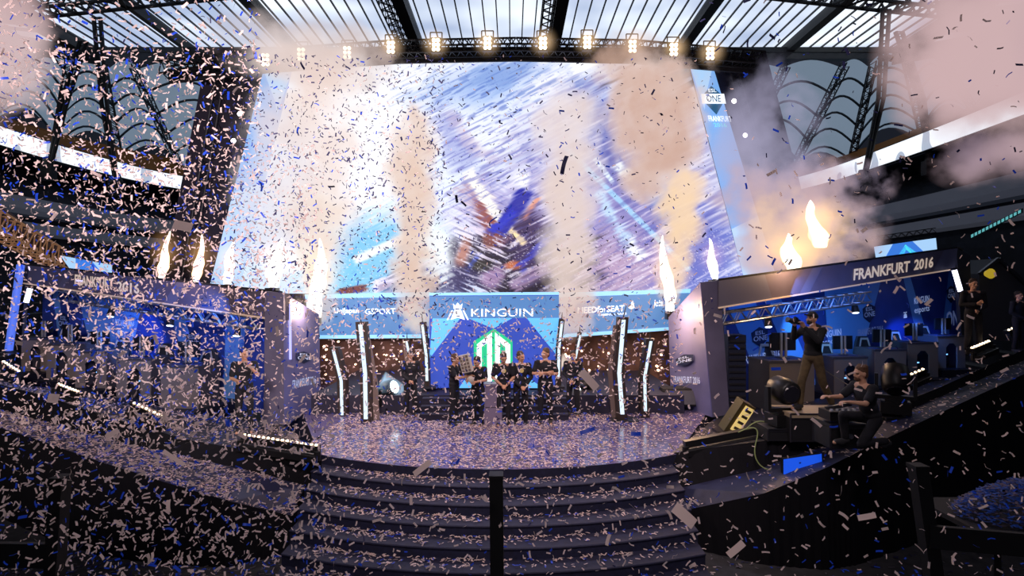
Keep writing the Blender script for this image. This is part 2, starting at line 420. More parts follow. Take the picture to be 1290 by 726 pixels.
# hanging cable masts
for lab, pts in (('outer slanting roof cable left of the big screen', [(101, 52, 50), (60, 218, 50)]), ('inner thick roof cable reaching down to left ribbon board', [(118, 22, 50), (147, 238, 50)]),
                 ('near-vertical roof cable crossing the right ribbon board', [(1112, 12, 50), (1086, 234, 50)]), ('slanting roof cable further right crossing the ribbon board', [(1128, 40, 50), (1172, 212, 50)])):
    a, b = P(*pts[0]), P(*pts[1]); m_ = (a + b) / 2 + Vector((.5 if a.x > 0 else -.3, 0, 0))
    t = thing('roof_cable', b, lab, 'cable', 'steel cables hanging from the roof ring')
    mb = MB()
    for o in (Vector((0, 0, 0)), Vector((.55, 0, 0))): mb.tube(a + o, m_ + o * .8, .17, n=8); mb.tube(m_ + o * .8, b + o * .2, .17, n=8)
    for i in range(14):
        q = lerp(a, m_, i / 14); mb.bar(q, q + Vector((.55, 0, 0)), .08)
    mb.build('cable_run', steel_dark, t)
    MB().box(b, (1.1, .7, 1.2)).lathe(b + Vector((0, 0, .5)), (0, 0, 1), [(0, .5), (.8, .25)], 10).build('anchor', steel_dark, t)
# ================================================================ big LED screen
SD = 22.0
def vnoise(x, y, seed):
    """smooth value noise on arrays"""
    g = np.random.default_rng(seed).random((256, 256))
    xi, yi = np.floor(x).astype(int), np.floor(y).astype(int); fx, fy = x - xi, y - yi
    fx = fx * fx * (3 - 2 * fx); fy = fy * fy * (3 - 2 * fy)
    a = g[xi % 256, yi % 256]; b = g[(xi + 1) % 256, yi % 256]; c = g[xi % 256, (yi + 1) % 256]; d = g[(xi + 1) % 256, (yi + 1) % 256]
    return (a * (1 - fx) + b * fx) * (1 - fy) + (c * (1 - fx) + d * fx) * fy
def picture(x, y):
    """the blurred live picture on the wall: x, y in screen units"""
    c = np.ones(x.shape + (3,)) * np.array([.95, .96, 1.0])
    ang = math.radians(-27); s = x * math.cos(ang) + y * math.sin(ang); t = -x * math.sin(ang) + y * math.cos(ang)
    wx = x + 14 * (vnoise(x / 30, y / 30, 3) - .5); wy = y + 14 * (vnoise(x / 30, y / 30, 4) - .5)
    st = vnoise(s / 26, t / 2.6, 5) * .6 + vnoise(s / 14, t / 1.3, 6) * .4
    an2 = math.radians(24); s2 = x * math.cos(an2) + y * math.sin(an2); t2 = -x * math.sin(an2) + y * math.cos(an2)
    stb = vnoise(s2 / 22, t2 / 2.2, 15) * .6 + vnoise(s2 / 12, t2 / 1.2, 16) * .4
    wl = np.clip((645 - x) / 14, 0, 1) * np.clip((y - 225) / 20, 0, 1) * np.clip((x - 560) / 20, 0, 1); st = st * (1 - wl) + stb * wl
    fine = np.clip((st - .56) * 7, 0, 1)
    def put(m, colr, k=1.0):
        m = np.clip(m, 0, 1)[..., None] * k; c[:] = c * (1 - m) + np.array(colr) * m
    def blob(cx, cy, rx, ry, rot=0, soft=.35, jit=.5):
        r = math.radians(rot); dx, dy = wx - cx, wy - cy
        u = (dx * math.cos(r) + dy * math.sin(r)) / rx; v = (-dx * math.sin(r) + dy * math.cos(r)) / ry
        d = np.sqrt(u * u + v * v) + (st - .5) * jit
        return np.clip((1 - d) / soft + .5, 0, 1)
    def band(x0, y0, x1, y1, wd, soft=.3, jit=.3):
        dx, dy = x1 - x0, y1 - y0; L = math.hypot(dx, dy); u = ((x - x0) * dx + (y - y0) * dy) / L; v = np.abs((x - x0) * dy - (y - y0) * dx) / L
        e = np.minimum(np.clip(u / 6 + .5 + (st - .5) * 2, 0, 1), np.clip((L - u) / 6 + .5 + (st - .5) * 2, 0, 1))
        return np.clip((1 - v / wd + (st - .5) * jit) / soft, 0, 1) * e
    # broad tints
    put((vnoise(x / 70, y / 60, 9) - .45) * 1.8, (.66, .78, 1.0), .4)
    put((st - .55) * 4 * (y > 80), (.55, .62, .92), .24 * np.clip((x - 470) / 60, .15, 1)[..., None])
    put(blob(325, 250, 55, 200, 0, 1.2), (.72, .86, 1), .6)
    put(blob(470, 180, 110, 120, 0, 1.4), (1, .99, 1), .8)
    put(blob(600, 105, 75, 24, -15, .9, .9), (.50, .64, .90), .6); put(blob(640, 92, 50, 16, -10, .8, 1.2), (.36, .50, .80), .5)
    # purple streaks left of the middle
    put(blob(576, 182, 42, 20, 55, .7, 1.5), (.40, .42, .76), .75)
    put(blob(592, 172, 9, 34, -45, .7, 1.4), (.70, .50, .62), .4)
    put(blob(565, 240, 60, 80, 0, 1.3, .6), (.86, .92, 1), .6)
    # cyan slab low left with white streaks
    put(blob(468, 325, 78, 48, -22, .8, .6), (.40, .74, .95), .9)
    put(blob(422, 352, 40, 20, 0, .7), (.44, .78, .96), .85)
    put(band(445, 330, 545, 285, 7, .6, .8), (.96, .98, 1))
    put(band(470, 362, 560, 330, 9, .4, 1.2), (.90, .88, .98)); put(band(480, 366, 600, 340, 8, .7, 1.8), (.50, .44, .60), .6)
    put(band(425, 368, 462, 362, 6, .5, .6), (.42, .16, .14), .9)
    # right-hand side: lilac crowd of streaks
    put(blob(775, 270, 120, 130, 10, 1.0, 1.0), (.52, .48, .74), .9)
    put(blob(745, 345, 110, 42, 0, .8, .9), (.70, .58, .72), .85)
    put(blob(785, 190, 36, 90, -35, .9, 1.1), (.34, .38, .68), .7)
    put(blob(880, 330, 50, 70, 0, .8, 1.2), (.32, .38, .76), .85)
    put(blob(838, 250, 22, 36, -30, .8, 1.0), (.34, .54, .86), .7)
    put(band(712, 185, 868, 340, 4.5, .5, .4), (.62, .84, 1), .85); put(band(752, 240, 800, 320, 11, .7, 1.4), (.74, .88, 1), .85)
    put(band(776, 208, 800, 226, 9, .5, .6), (.92, .97, 1)); put(band(792, 308, 810, 324, 10, .6, .9), (.97, .98, 1)); put(band(748, 198, 772, 230, 4, .5, .6), (.88, .95, 1))
    put(blob(850, 92, 62, 20, -12, .7, 1.8), (.10, .14, .20), .85); put(band(805, 115, 875, 82, 5, .6, 1.6), (.12, .42, .50), .8); put(band(815, 102, 860, 86, 2.5, .6, 1.8), (.9, .8, .85), .7)
    put(blob(840, 130, 26, 16, 0, .9, 1.2), (.40, .44, .62), .5)
    put(blob(848, 192, 16, 12, 0, .8, 1.4), (.14, .14, .28), .8)
    put((x > 690) * np.clip((st - .60) * 6, 0, 1) * (y > 150), (.95, .91, .99), .55)
    # figures in the middle
    put(blob(648, 305, 74, 70, 20, .9, 1.8), (.70, .66, .86), .75)
    put(blob(652, 335, 76, 46, 0, .6, 1.7), (.07, .05, .12), .97); put(blob(672, 305, 30, 34, 0, .8, 1.9), (.20, .14, .32), .85)
    put(blob(556, 354, 56, 22, 0, .7, 1.3), (.10, .10, .30), .92)
    put(band(588, 230, 640, 306, 22, .9, 2.6), (.58, .40, .50), .7); put(blob(615, 282, 9, 25, -30, .7, 1.9), (.52, .22, .18), .8)
    put(fine * blob(645, 290, 90, 80, 0, .6, .4), (.93, .88, .97), .8)
    put(band(590, 218, 642, 294, 10, .5, .9), (1, .98, .94)); put(band(638, 285, 660, 306, 5.5, .6, .8), (1, .88, .66))
    put(band(664, 240, 628, 294, 12, .45, .8), (.09, .12, .60)); put(band(648, 268, 616, 294, 7, .6, 1.0), (.10, .16, .74), .95)
    put(blob(652, 226, 9, 10, 0, .8, .6), (1, 1, 1), .95); put(band(678, 250, 660, 276, 5, .8, 1.2), (.90, .55, .42), .8)
    put(blob(581, 318, 9, 15, 20, .8, .9), (.66, .40, .34), .85); put(blob(566, 312, 8, 14, 0, .8, .7), (.16, .16, .26), .85)
    put(blob(617, 303, 9, 10, 0, .8, .9), (.48, .24, .20), .85); put(blob(648, 333, 14, 4.5, -20, .7, 1.0), (.80, .40, .22), .9); put(band(655, 338, 690, 300, 7, .6, 1.6), (.16, .18, .68), .85)
    put(blob(622, 350, 17, 11, -30, .7, .9), (.66, .52, .70), .85); put(band(645, 365, 692, 336, 11, .7, 1.1), (.64, .52, .68), .8)
    put(blob(546, 318, 18, 42, -10, .8, 1.4), (.94, .98, 1), .9); put(band(590, 340, 600, 325, 4, .6), (.2, .3, .8), .9)
    put(blob(606, 332, 12, 8, 20, .7), (.12, .13, .1), .7)
    # violet streaks over the right half
    vio = np.clip((vnoise(s / 18, t / 1.9, 31) - .60) * 6, 0, 1); put(vio * blob(760, 260, 130, 130, 0, .7, .5), (.30, .30, .62), .42)
    vio = np.clip((vnoise(s / 14, t / 1.6, 32) - .62) * 6, 0, 1); put(vio * blob(600, 200, 80, 70, 30, .8, .5), (.36, .38, .72), .6); put(vio * blob(620, 110, 110, 35, 0, .8, .5), (.30, .42, .75), .55)
    # flying paper on the picture
    fl = vnoise(x / 1.7 + 9, y / 1.3, 21); put(np.clip((fl - .80) * 10, 0, 1) * (y > 290), (.96, .94, .98), .7)
    fl = vnoise(x / 2.1, y / 1.4, 22); put(np.clip((fl - .88) * 14, 0, 1), (.30, .34, .66), .6)
    put(band(722, 86, 758, 70, 9, .2, 0), (1, 1, 1))
    return np.clip(c, 0, 1)
NX, NY = 640, 340
U, V = np.meshgrid(np.linspace(0, 1, NX), np.linspace(0, 1, NY))
topc = lambda u: 87 - 17 * np.sin(np.pi * np.clip(u * .93 + .05, 0, 1))
XL, XR = 368 + (300 - 368) * V, 868 + (942 - 868) * V
Xp = XL + (XR - XL) * U; YT = topc(U); YB = 370 + 0 * U; Yp = YT + (YB - YT) * V
cols = picture(Xp, Yp)
wx = (Xp - CX) / F * SD; wz = CZ - (Yp - CY) / F * SD
vv = np.stack([wx, np.full_like(wx, SD), wz], -1).reshape(-1, 3)
idx = np.arange(NX * NY).reshape(NY, NX); ff = np.stack([idx[:-1, :-1], idx[1:, :-1], idx[1:, 1:], idx[:-1, 1:]], -1).reshape(-1, 4)
def np_mesh(name, v, f, m, parent=None, colr=None):
    me = bpy.data.meshes.new(name); me.vertices.add(len(v)); me.vertices.foreach_set('co', v.astype(np.float32).ravel())
    k = f.shape[1]; me.loops.add(f.size); me.loops.foreach_set('vertex_index', f.astype(np.int32).ravel())
    me.polygons.add(len(f)); me.polygons.foreach_set('loop_start', np.arange(0, f.size, k, dtype=np.int32)); me.polygons.foreach_set('loop_total', np.full(len(f), k, np.int32))
    me.update(calc_edges=True)
    for q in (m if isinstance(m, (list, tuple)) else [m]): me.materials.append(q)
    if colr is not None:
        at = me.color_attributes.new('picture', 'FLOAT_COLOR', 'POINT'); at.data.foreach_set('color', np.concatenate([colr, np.ones((len(colr), 1))], 1).astype(np.float32).ravel())
    return link(name, me, parent)
def colmat(name, strength):
    m = bpy.data.materials.new(name); m.use_nodes = True; nt = m.node_tree; b = nt.nodes['Principled BSDF']; b.inputs['Base Color'].default_value = (.02, .02, .02, 1)
    a = nt.nodes.new('ShaderNodeAttribute'); a.attribute_name = 'picture'; g = nt.nodes.new('ShaderNodeGamma'); g.inputs['Gamma'].default_value = 2.0
    nt.links.new(a.outputs['Color'], g.inputs['Color']); nt.links.new(g.outputs['Color'], b.inputs['Emission Color']); b.inputs['Emission Strength'].default_value = strength; return m
scr = thing('led_screen', P(622, 390, SD), 'giant LED screen showing blurred live picture above the stage', 'screen')
np_mesh('display', vv, ff, colmat('screen_picture', 1.1), scr, cols.reshape(-1, 3))
panel = mat('screen_side_panel', (.1, .2, .4), .4, 0, (.22, .48, .95), .85)
panel2 = mat('screen_fold_panel', (.1, .2, .4), .4, 0, (.42, .68, 1), .95)
panel3 = mat('screen_pale_panel', (.1, .2, .4), .4, 0, (.55, .74, 1), .9)
SP_ = SD - .05
qr = [P(942, 370, SP_), P(984, 370, SP_), P(898, 83, SP_), P(868, 80, SP_)]
pr = MB().quad(qr).build('side_panel', panel, scr)
poly_on('fold', [[(0, 1), (1, 1), (.33, .86), (.15, .80)]], qr, panel2, scr)
poly_on('lower_fold', [[(0, 0), (1, 0), (1, .34), (0, .28)]], qr, panel3, scr)
ql = [P(262, 370, SP_), P(300, 370, SP_), P(368, 88, SP_), P(332, 88, SP_)]
MB().quad(ql).build('side_panel', panel, scr)
poly_on('fold', [[(1, 1), (0, 1), (.67, .86), (.85, .80)]], ql, panel2, scr); poly_on('lower_fold', [[(0, 0), (1, 0), (1, .5), (0, .45)]], ql, panel3, scr)
# marks on the right-hand panel
emb_dark = mat('emblem_dark', (.02, .07, .16), .5, 0, (.04, .18, .35), .5)
scr_ink = mat('screen_ink', (.8, .9, 1), .5, 0, (.9, .98, 1), 1.1); teal_ink = mat('teal_ink', (.1, .6, .6), .5, 0, (.2, .8, .85), .9)
qe = [P(887, 141, SP_ - .02), P(914, 141, SP_ - .02), P(908, 110, SP_ - .02), P(884, 110, SP_ - .02)]
em = poly_on('emblem', [[(.1, .75), (.5, 1.05), (.9, .75), (.95, .35), (.55, -.12), (.1, .35)]], qe, emb_dark, scr)
poly_on('emblem_band', [[(-.08, .32), (1.08, .32), (1.08, .72), (-.08, .72)]], qe, scr_ink, em, .04)
text_on('emblem_lettering', 'ONE', qe, .15, .38, .85, .66, emb_dark, em, .06, .01)
text_on('emblem_lettering', 'ESL', qe, .3, .78, .7, .92, scr_ink, em, .06, .01)
qf = [P(893, 153, SP_ - .02), P(922, 154, SP_ - .02), P(919, 146, SP_ - .02), P(891, 145, SP_ - .02)]
text_on('lettering', 'FRANKFURT', qf, 0, 0, 1, .9, scr_ink, scr, .03, .02)
text_on('lettering', '2016', [P(900, 160, SP_ - .02), P(916, 160.5, SP_ - .02), P(915, 155, SP_ - .02), P(898, 155, SP_ - .02)], 0, 0, 1, 1, teal_ink, scr, .03, .01)
fr = MB()
for u in np.linspace(0, .96, 25):
    a = P(368 + 500 * u, float(topc(u)) - 1.5, SD); b_ = P(368 + 500 * (u + .04), float(topc(u + .04)) - 1.5, SD); fr.bar(a, b_, .3, .14)
fr.build('frame', steel_dark, scr)
# screen back and black towers flanking it
tower_m = mat('tower_drape', (.022, .018, .035), .8, noise=(.6, .5))
for lab, q in (('tall black draped tower left of the giant screen', [(215, 372), (266, 372), (334, 86), (262, 72)]), ('tall black draped tower right of the giant screen', [(980, 372), (1040, 372), (958, 66), (896, 78)])):
    t = thing('screen_tower', P((q[0][0] + q[1][0]) / 2, 372, 22.6), lab, 'tower', 'draped towers holding the giant screen')
    MB().prism([P(x, y, 22.4) for x, y in q], (0, 1.2, 0)).build('drape', tower_m, t)
    tm = MB(); truss(tm, P(q[0][0] + 20, 372, 22.2), P(q[3][0] + 22, 80, 22.2), .5, .3, 18, .03); tm.build('mast', steel, t)
bk = MB().prism([P(200, 376, 22.6), P(1045, 376, 22.6), P(965, 66, 22.6), P(262, 60, 22.6)], (0, .3, 0)).build('screen_back_drape', tower_m); tag(bk, 'black backing drape hung behind the giant screen', 'drape')

def halo_mat(nm, c, s_, pw):  # emissive ball imitating the bloom round lamps and flames
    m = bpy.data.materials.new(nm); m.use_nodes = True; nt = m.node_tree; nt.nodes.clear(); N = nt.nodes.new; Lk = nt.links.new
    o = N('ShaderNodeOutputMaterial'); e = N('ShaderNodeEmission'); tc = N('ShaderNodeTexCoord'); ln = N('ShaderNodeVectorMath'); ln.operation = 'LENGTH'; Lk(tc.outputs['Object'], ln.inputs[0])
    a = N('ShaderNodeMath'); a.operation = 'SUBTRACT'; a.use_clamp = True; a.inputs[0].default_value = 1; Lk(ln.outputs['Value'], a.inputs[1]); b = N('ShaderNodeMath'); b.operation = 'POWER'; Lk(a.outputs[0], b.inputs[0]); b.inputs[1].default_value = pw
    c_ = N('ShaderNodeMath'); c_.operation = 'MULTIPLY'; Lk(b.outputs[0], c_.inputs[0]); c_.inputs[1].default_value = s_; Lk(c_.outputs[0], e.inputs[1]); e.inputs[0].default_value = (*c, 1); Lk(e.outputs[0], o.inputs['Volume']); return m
lampglow_m = halo_mat('lamp_halo_glow', (1, .66, .36), 2.6, 2.4)
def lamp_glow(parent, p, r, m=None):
    o = MB().ball((0, 0, 0), 1.0, None, 16, 12).build('lamp_halo', m or lampglow_m, None, True); o.location = p; o.scale = (r, r, r); o.parent = parent; o.matrix_parent_inverse = WM(parent).inverted()  # painted bloom round a lamp
# lighting truss over the screen with warm blinders
tr = thing('lighting_truss', P(610, 60, 21), 'long black lighting truss carrying warm blinders above the giant screen', 'truss')
tm = MB(); tp = [P(205, 88, 21.2), P(330, 74, 21), P(500, 62, 21), P(650, 59, 21), P(800, 62, 21), P(960, 76, 21.2)]
for a, b in zip(tp, tp[1:]): truss(tm, a, b, .5, .42, 14, .035)
tm.build('truss_frame', blackmetal, tr)
tm = MB()
for a, b in zip(tp, tp[1:]): tm.bar(a + Vector((0, .4, -.1)), b + Vector((0, .4, -.1)), .1, .5)
tm.build('black_skirt', black, tr)
for i, (x, y) in enumerate([(334, 75), (379, 68), (437, 66), (492, 59), (549, 56), (614, 54), (684, 54), (740, 53), (797, 58), (849, 62), (895, 67)]):
    p = P(x, y, 20.5)
    b = thing('blinder_lamp', p, ['warm blinder lamp glowing through haze at far left of the top truss', 'second warm blinder lamp from the left end of top truss', 'third warm blinder lamp from the left end, dim in haze', 'fourth warm blinder lamp from the left end of top truss', 'fifth warm blinder lamp from the left, beside the double roof beam', 'sixth warm blinder lamp from the left, middle of the top truss', 'seventh warm blinder lamp from the left, below second roof truss', 'fourth warm blinder lamp from the right end of top truss', 'third warm blinder lamp from the right end, in brown haze', 'second warm blinder lamp from the right end of top truss', 'warm blinder lamp at the right end of top truss'][i], 'stage light', 'warm blinder lamps on the top truss')
    MB().box(p + Vector((0, .12, 0)), (.34, .18, .5)).build('housing', blackmetal, b)
    mb = MB()
    for r_ in range(3):
        for c_ in range(2): mb.lathe(p + Vector((-.07 + .14 * c_, .04, -.15 + .15 * r_)), (0, -1, 0), [(0, .066), (.05, .06)], 10)
    mb.build('lens', led_warm, b)
    MB().bar(p + Vector((-.2, .1, .1)), p + Vector((-.2, .1, .45)), .03).bar(p + Vector((.2, .1, .1)), p + Vector((.2, .1, .45)), .03).bar(p + Vector((-.2, .1, .45)), p + Vector((.2, .1, .45)), .03).build('yoke', blackmetal, b)
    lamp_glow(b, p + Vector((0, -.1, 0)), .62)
spotp = [(303, 144, 21.9), (295, 178, 21.9), (924, 128, 21.9), (938, 171, 21.9)]
for i, (x, y, D) in enumerate(spotp):
    p = P(x, y, D); b = thing('spot_lamp', p, ['small bright lamp on upper left edge of the screen', 'small bright lamp below another on left edge of the screen', 'small round lamp on the tower beside the screen emblem', 'small round lamp on the tower, lower than the emblem'][i], 'stage light')
    MB().lathe(p, (0, -1, 0), [(-.2, .08), (0, .15), (.05, .17)], 14).build('housing', blackmetal, b); MB().lathe(p + Vector((0, -.06, 0)), (0, -1, 0), [(0, .09), (.03, .07)], 14).build('lens', emat('lens_pale', (1, .9, 1), 6), b)

# banner LED strips below the screen
def picpanel(name, q, m, parent): return MB().quad(q).build(name, m, parent)
ban_m = mat('banner_blue', (.05, .12, .25), .5, 0, (.085, .24, .56), .85, noise=(1.2, .2)); edge_m = mat('banner_edge', (.2, .4, .6), .5, 0, (.30, .68, 1), .95)
BD = 20.6
t = thing('banner_screen', P(470, 425, BD), 'blue sponsor banner strip under the screen, left of the emblem backdrop', 'banner')
q = [P(392, 427, BD), P(542, 426, BD), P(542, 368, BD), P(384, 371, BD)]
picpanel('face', q, ban_m, t); MB().prism([p + Vector((0, .02, 0)) for p in q], (0, .25, 0)).build('housing', steel_dark, t)
poly_on('edge_stripe', [[(0, .9), (1, .9), (1, 1), (0, 1)], [(0, 0), (1, 0), (1, .08), (0, .08)]], q, edge_m, t)
text_on('lettering', 'UniJapan', q, .22, .53, .42, .68, scr_ink, t, .03, .015); text_on('lettering', 'GSPORT', q, .47, .53, .72, .66, scr_ink, t, .03, .01)
t = thing('banner_screen', P(770, 425, BD), 'blue sponsor banner strip under the screen, right of the emblem backdrop', 'banner')
q = [P(703, 426, BD), P(862, 415, BD), P(870, 364, BD), P(703, 369, BD)]
picpanel('face', q, ban_m, t); MB().prism([p + Vector((0, .02, 0)) for p in q], (0, .25, 0)).build('housing', steel_dark, t)
poly_on('edge_stripe', [[(0, .9), (1, .9), (1, 1), (0, 1)], [(0, 0), (1, 0), (1, .08), (0, .08)]], q, edge_m, t)
text_on('lettering', 'NEEDforSEAT', q, .15, .52, .51, .66, scr_ink, t, .03, .02); text_on('lettering', 'GAMING CHAIRS', q, .31, .44, .53, .49, scr_ink, t, .03, .005)
poly_on('flame_mark', [[(.54, .6), (.565, .56), (.59, .6), (.58, .68), (.567, .78), (.556, .68)]], q, scr_ink, t)
text_on('lettering', 'Join', q, .73, .55, .80, .76, scr_ink, t, .03, .02)

# emblem backdrop
BK = 17.2
t = thing('emblem_backdrop', P(622, 488, BK), 'blue backdrop with white crowned bird logo and green hexagon emblem', 'backdrop')
blue_m = mat('backdrop_blue', (.03, .05, .3), .5, 0, (.028, .075, .46), .9, noise=(1.5, .25)); cyan_m = mat('backdrop_cyan', (.1, .4, .7), .5, 0, (.13, .50, .95), .85)
q = [P(541, 489, BK), P(705, 489, BK), P(704, 368, BK), P(541, 369, BK)]
picpanel('face', q, blue_m, t); MB().prism([p + Vector((0, .03, 0)) for p in q], (0, .3, 0)).build('housing', steel_dark, t)
U_ = lambda x, y: ((x - 541) / 164, (489 - y) / 120.5)
pl = lambda *a: [U_(x, y) for x, y in a]
poly_on('edge_stripe', [[(0, .97), (1, .97), (1, 1), (0, 1)]], q, edge_m, t)
poly_on('top_band', [pl((541, 373), (705, 373), (705, 401), (541, 401))], q, ban_m, t, .01)
poly_on('triangle_pattern', [pl((545, 401), (580, 401), (541, 452)), pl((664, 401), (705, 401), (705, 452)), pl((590, 401), (646, 401), (622, 414)), pl((578, 489), (594, 489), (594, 466)), pl((664, 489), (652, 466), (684, 489))], q, cyan_m, t, .02)
green = mat('emblem_green', (.02, .5, .25), .5, 0, (.02, .55, .25), .75); dgreen = mat('emblem_inner', (.01, .35, .15), .5, 0, (.05, .62, .30), .6)
hx = poly_on('hexagon', [pl((622, 414), (646, 430), (646, 468), (622, 489), (597, 468), (597, 430))], q, green, t, .03)
poly_on('hexagon_mark', [pl((620, 419), (620, 486), (614, 481), (614, 432), (607, 437), (607, 475), (601, 469), (601, 434)), pl((624, 419), (643, 434), (643, 469), (637, 475), (637, 437), (630, 432), (630, 481), (624, 486))], q, scr_ink, hx, .045)
text_on('lettering', 'KINGUIN', q, (594 - 541) / 164, (489 - 399) / 120.5, (672 - 541) / 164, (489 - 389) / 120.5, scr_ink, t, .04, .0)
poly_on('crown', [pl((572, 389), (571, 382), (574, 385), (577, 381), (580, 385), (583, 382), (582, 389))], q, scr_ink, t, .04)
poly_on('bird_mark', [pl((573, 390), (581, 390), (584, 397), (586, 403), (577, 400), (568, 403), (570, 397))], q, scr_ink, t, .04)
poly_on('bird_wing', [pl((569, 391), (571, 391), (565, 403), (563, 403)), pl((583, 391), (585, 391), (591, 403), (589, 403))], q, scr_ink, t, .04)
# dark back wall with glittering lamps
bw = MB().quad([P(380, 545, 21.2), P(880, 545, 21.2), P(880, 405, 21.2), P(380, 405, 21.2)]).build('wall_back', mat('wall_back', (.10, .05, .04), .8, noise=(2, .6))); struct(bw)
bwall = mat('glow_dot', (1, .7, .5), .5, 0, (1, .62, .40), 4)
for i in range(64):
    x = rng.uniform(405, 538) if i % 2 else rng.uniform(708, 842); y = rng.uniform(430, 472)
    p = P(x, y, 21); r_ = rng.uniform(.015, .045)
    o = MB().lathe(p, (0, -1, 0), [(0, r_), (.08, r_), (.1, r_ * .6)], 10).build('pea_lamp', bwall)
    tag(o, 'tiny warm lamp glittering on dark wall behind the ' + ('left pylons' if i % 2 else 'right pylons'), 'light', 'tiny lamps behind the ' + ('left' if i % 2 else 'right') + ' pylons')

# ================================================================ pylons
def pylon(pts, D, led_w, body_w, side, label, base_y, fin=None, topx=0):
    b0 = P(pts[-1][0], base_y, D)
    t = thing('light_pylon', b0, label, 'pylon', 'dark pylons with white LED strips')
    path_ = [P(x, y, D) for x, y in pts] + [P(pts[-1][0], base_y, D)]
    pxm = D / F
    def ribbon(pp, l, r, yo, d):
        m_ = MB()
        f = [p + Vector((l, yo, 0)) for p in pp] + [p + Vector((r, yo, 0)) for p in reversed(pp)]
        for a, b in zip(pp, pp[1:]):
            m_.prism([a + Vector((l, yo, 0)), a + Vector((r, yo, 0)), b + Vector((r, yo, 0)), b + Vector((l, yo, 0))], (0, d, 0))
        return m_
    e = body_w * pxm
    top = path_[0] + Vector((0, 0, .06)); pp = [top] + path_[1:]
    ribbon(pp, -e / 2, e / 2, 0, .30).build('body', blackmetal_b, t)
    lp = [path_[0]] + path_[1:-1]
    ribbon(lp, -led_w / 2 * pxm, led_w / 2 * pxm, -.03, .03).build('led_strip', led_white, t)
    if fin:
        fp = [P(x, y, D + .25) for x, y in fin]
        ribbon(fp, -.5 * e * .8, .5 * e * .8, 0, .06).build('side_fin', fin_m, t)
    MB().box(b0 + Vector((side * .06, .12, .03)), (body_w * pxm * 2.2 + .1, .55, .06)).build('base_plate', steel, t)
    m_ = MB().tube(path_[0] + Vector((0, .1, 0)), path_[0] + Vector((-topx * pxm * .6, .1, (10 + abs(topx) * 1.2) * pxm)), .02, .008, 6); m_.build('mast_tip', steel, t)
blackmetal_b = mat('pylon_body', (.05, .035, .03), .45, .3); fin_m = mat('pylon_fin', (.22, .16, .14), .5)
pylon([(420, 441), (430, 480), (431, 523)], 16.0, 3.4, 11, -1, 'short kinked light pylon, leftmost on the stage', 538)
pylon([(454, 409), (460, 470), (461, 528)], 15.2, 4.8, 13, 1, 'tall light pylon with pale side fin, left of the team', 541, [(461, 428), (470, 480), (473, 538)], 3)
pylon([(512, 430), (518, 458)], 17.0, 2.6, 5, -1, 'thin dim pylon half hidden by smoke, left of emblem backdrop', 487, [(509, 432), (514, 470), (514, 490)])
pylon([(532, 409), (537, 448), (538, 480)], 17.0, 3.2, 7, 1, 'pylon standing at left edge of the emblem backdrop', 489, None, 2)
pylon([(708, 405), (704, 440), (703.5, 475)], 17.0, 3.2, 7, -1, 'pylon standing at right edge of the emblem backdrop', 489, None, -1)
pylon([(731, 422), (725, 452)], 17.0, 2.4, 4, 1, 'thin faint pylon behind smoke right of the emblem backdrop', 487)
pylon([(785.5, 403), (780, 470), (784, 522)], 15.4, 4.8, 13, 1, 'tall light pylon with pale side fin, right of the team', 532, [(778, 410), (771, 470), (776, 530)], -8)
pylon([(820, 430), (812, 475), (813, 518)], 15.8, 3.4, 11, 1, 'short kinked light pylon, rightmost on the stage', 530)
# trophy podium
pc = P(621, 536, 14.9)
t = thing('podium', pc, 'grey trophy podium standing between the team members', 'podium')
pod = mat('podium_grey', (.17, .13, .20), .45, 0, (.3, .22, .35), .12)
MB().prism([pc + Vector((-.22, 0, 0)), pc + Vector((.22, 0, 0)), pc + Vector((.22, 0, .42)), pc + Vector((-.22, 0, .42))], (0, .4, 0)).build('plinth', pod, t)
MB().prism([pc + Vector((-.21, .02, .44)), pc + Vector((.21, .02, .44)), pc + Vector((.20, .02, .98)), pc + Vector((-.20, .02, .98))], (0, .36, 0)).build('pillar', pod, t)
MB().box(pc + Vector((0, .2, 1.0)), (.46, .44, .04)).build('top_plate', pod, t)
MB().box(pc + Vector((0, .2, .43)), (.38, .3, .03)).build('shadow_gap', steel_dark, t)
# ================================================================ player booths
booth_back = mat('booth_back_print', (.03, .06, .30), .5, noise=(.7, .3)); booth_beam = mat('booth_beam_print', (.14, .34, .75), .5); booth_dark = mat('booth_dark', (.012, .016, .04), .6)
header_m = mat('header_print', (.11, .095, .14), .5, noise=(.8, .2)); header_l = mat('header_facet', (.13, .13, .20), .5); side_print = mat('side_print', (.13, .14, .34), .5, noise=(.6, .25))
ink_b = mat('booth_ink', (.6, .7, .95), .5, 0, (.5, .65, 1), .35); ink_dim = mat('booth_ink_dim', (.3, .38, .6), .5, 0, (.3, .4, .8), .12)
def slab(name, q, d, m, parent):
    n = (q[1] - q[0]).cross(q[3] - q[0]).normalized()
    return MB().prism(q, -n * d).build(name, m, parent)
def esl_mark(q, u, v, su, sv, parent, inks, scale=1):
    e = poly_on('emblem', [[(u - su * .5, v + sv * .5), (u, v + sv * .75), (u + su * .5, v + sv * .5), (u + su * .45, v), (u, v - sv * .35), (u - su * .45, v)]], q, mat('emblem_navy', (.01, .02, .08), .5), parent, .03)
    text_on('emblem_lettering', 'ESL', q, u - su * .28, v + sv * .34, u + su * .28, v + sv * .55, inks, e, .05, .01)
    text_on('emblem_lettering', 'ONE', q, u - su * .42, v + sv * .0, u + su * .42, v + sv * .28, inks, e, .05, .01)
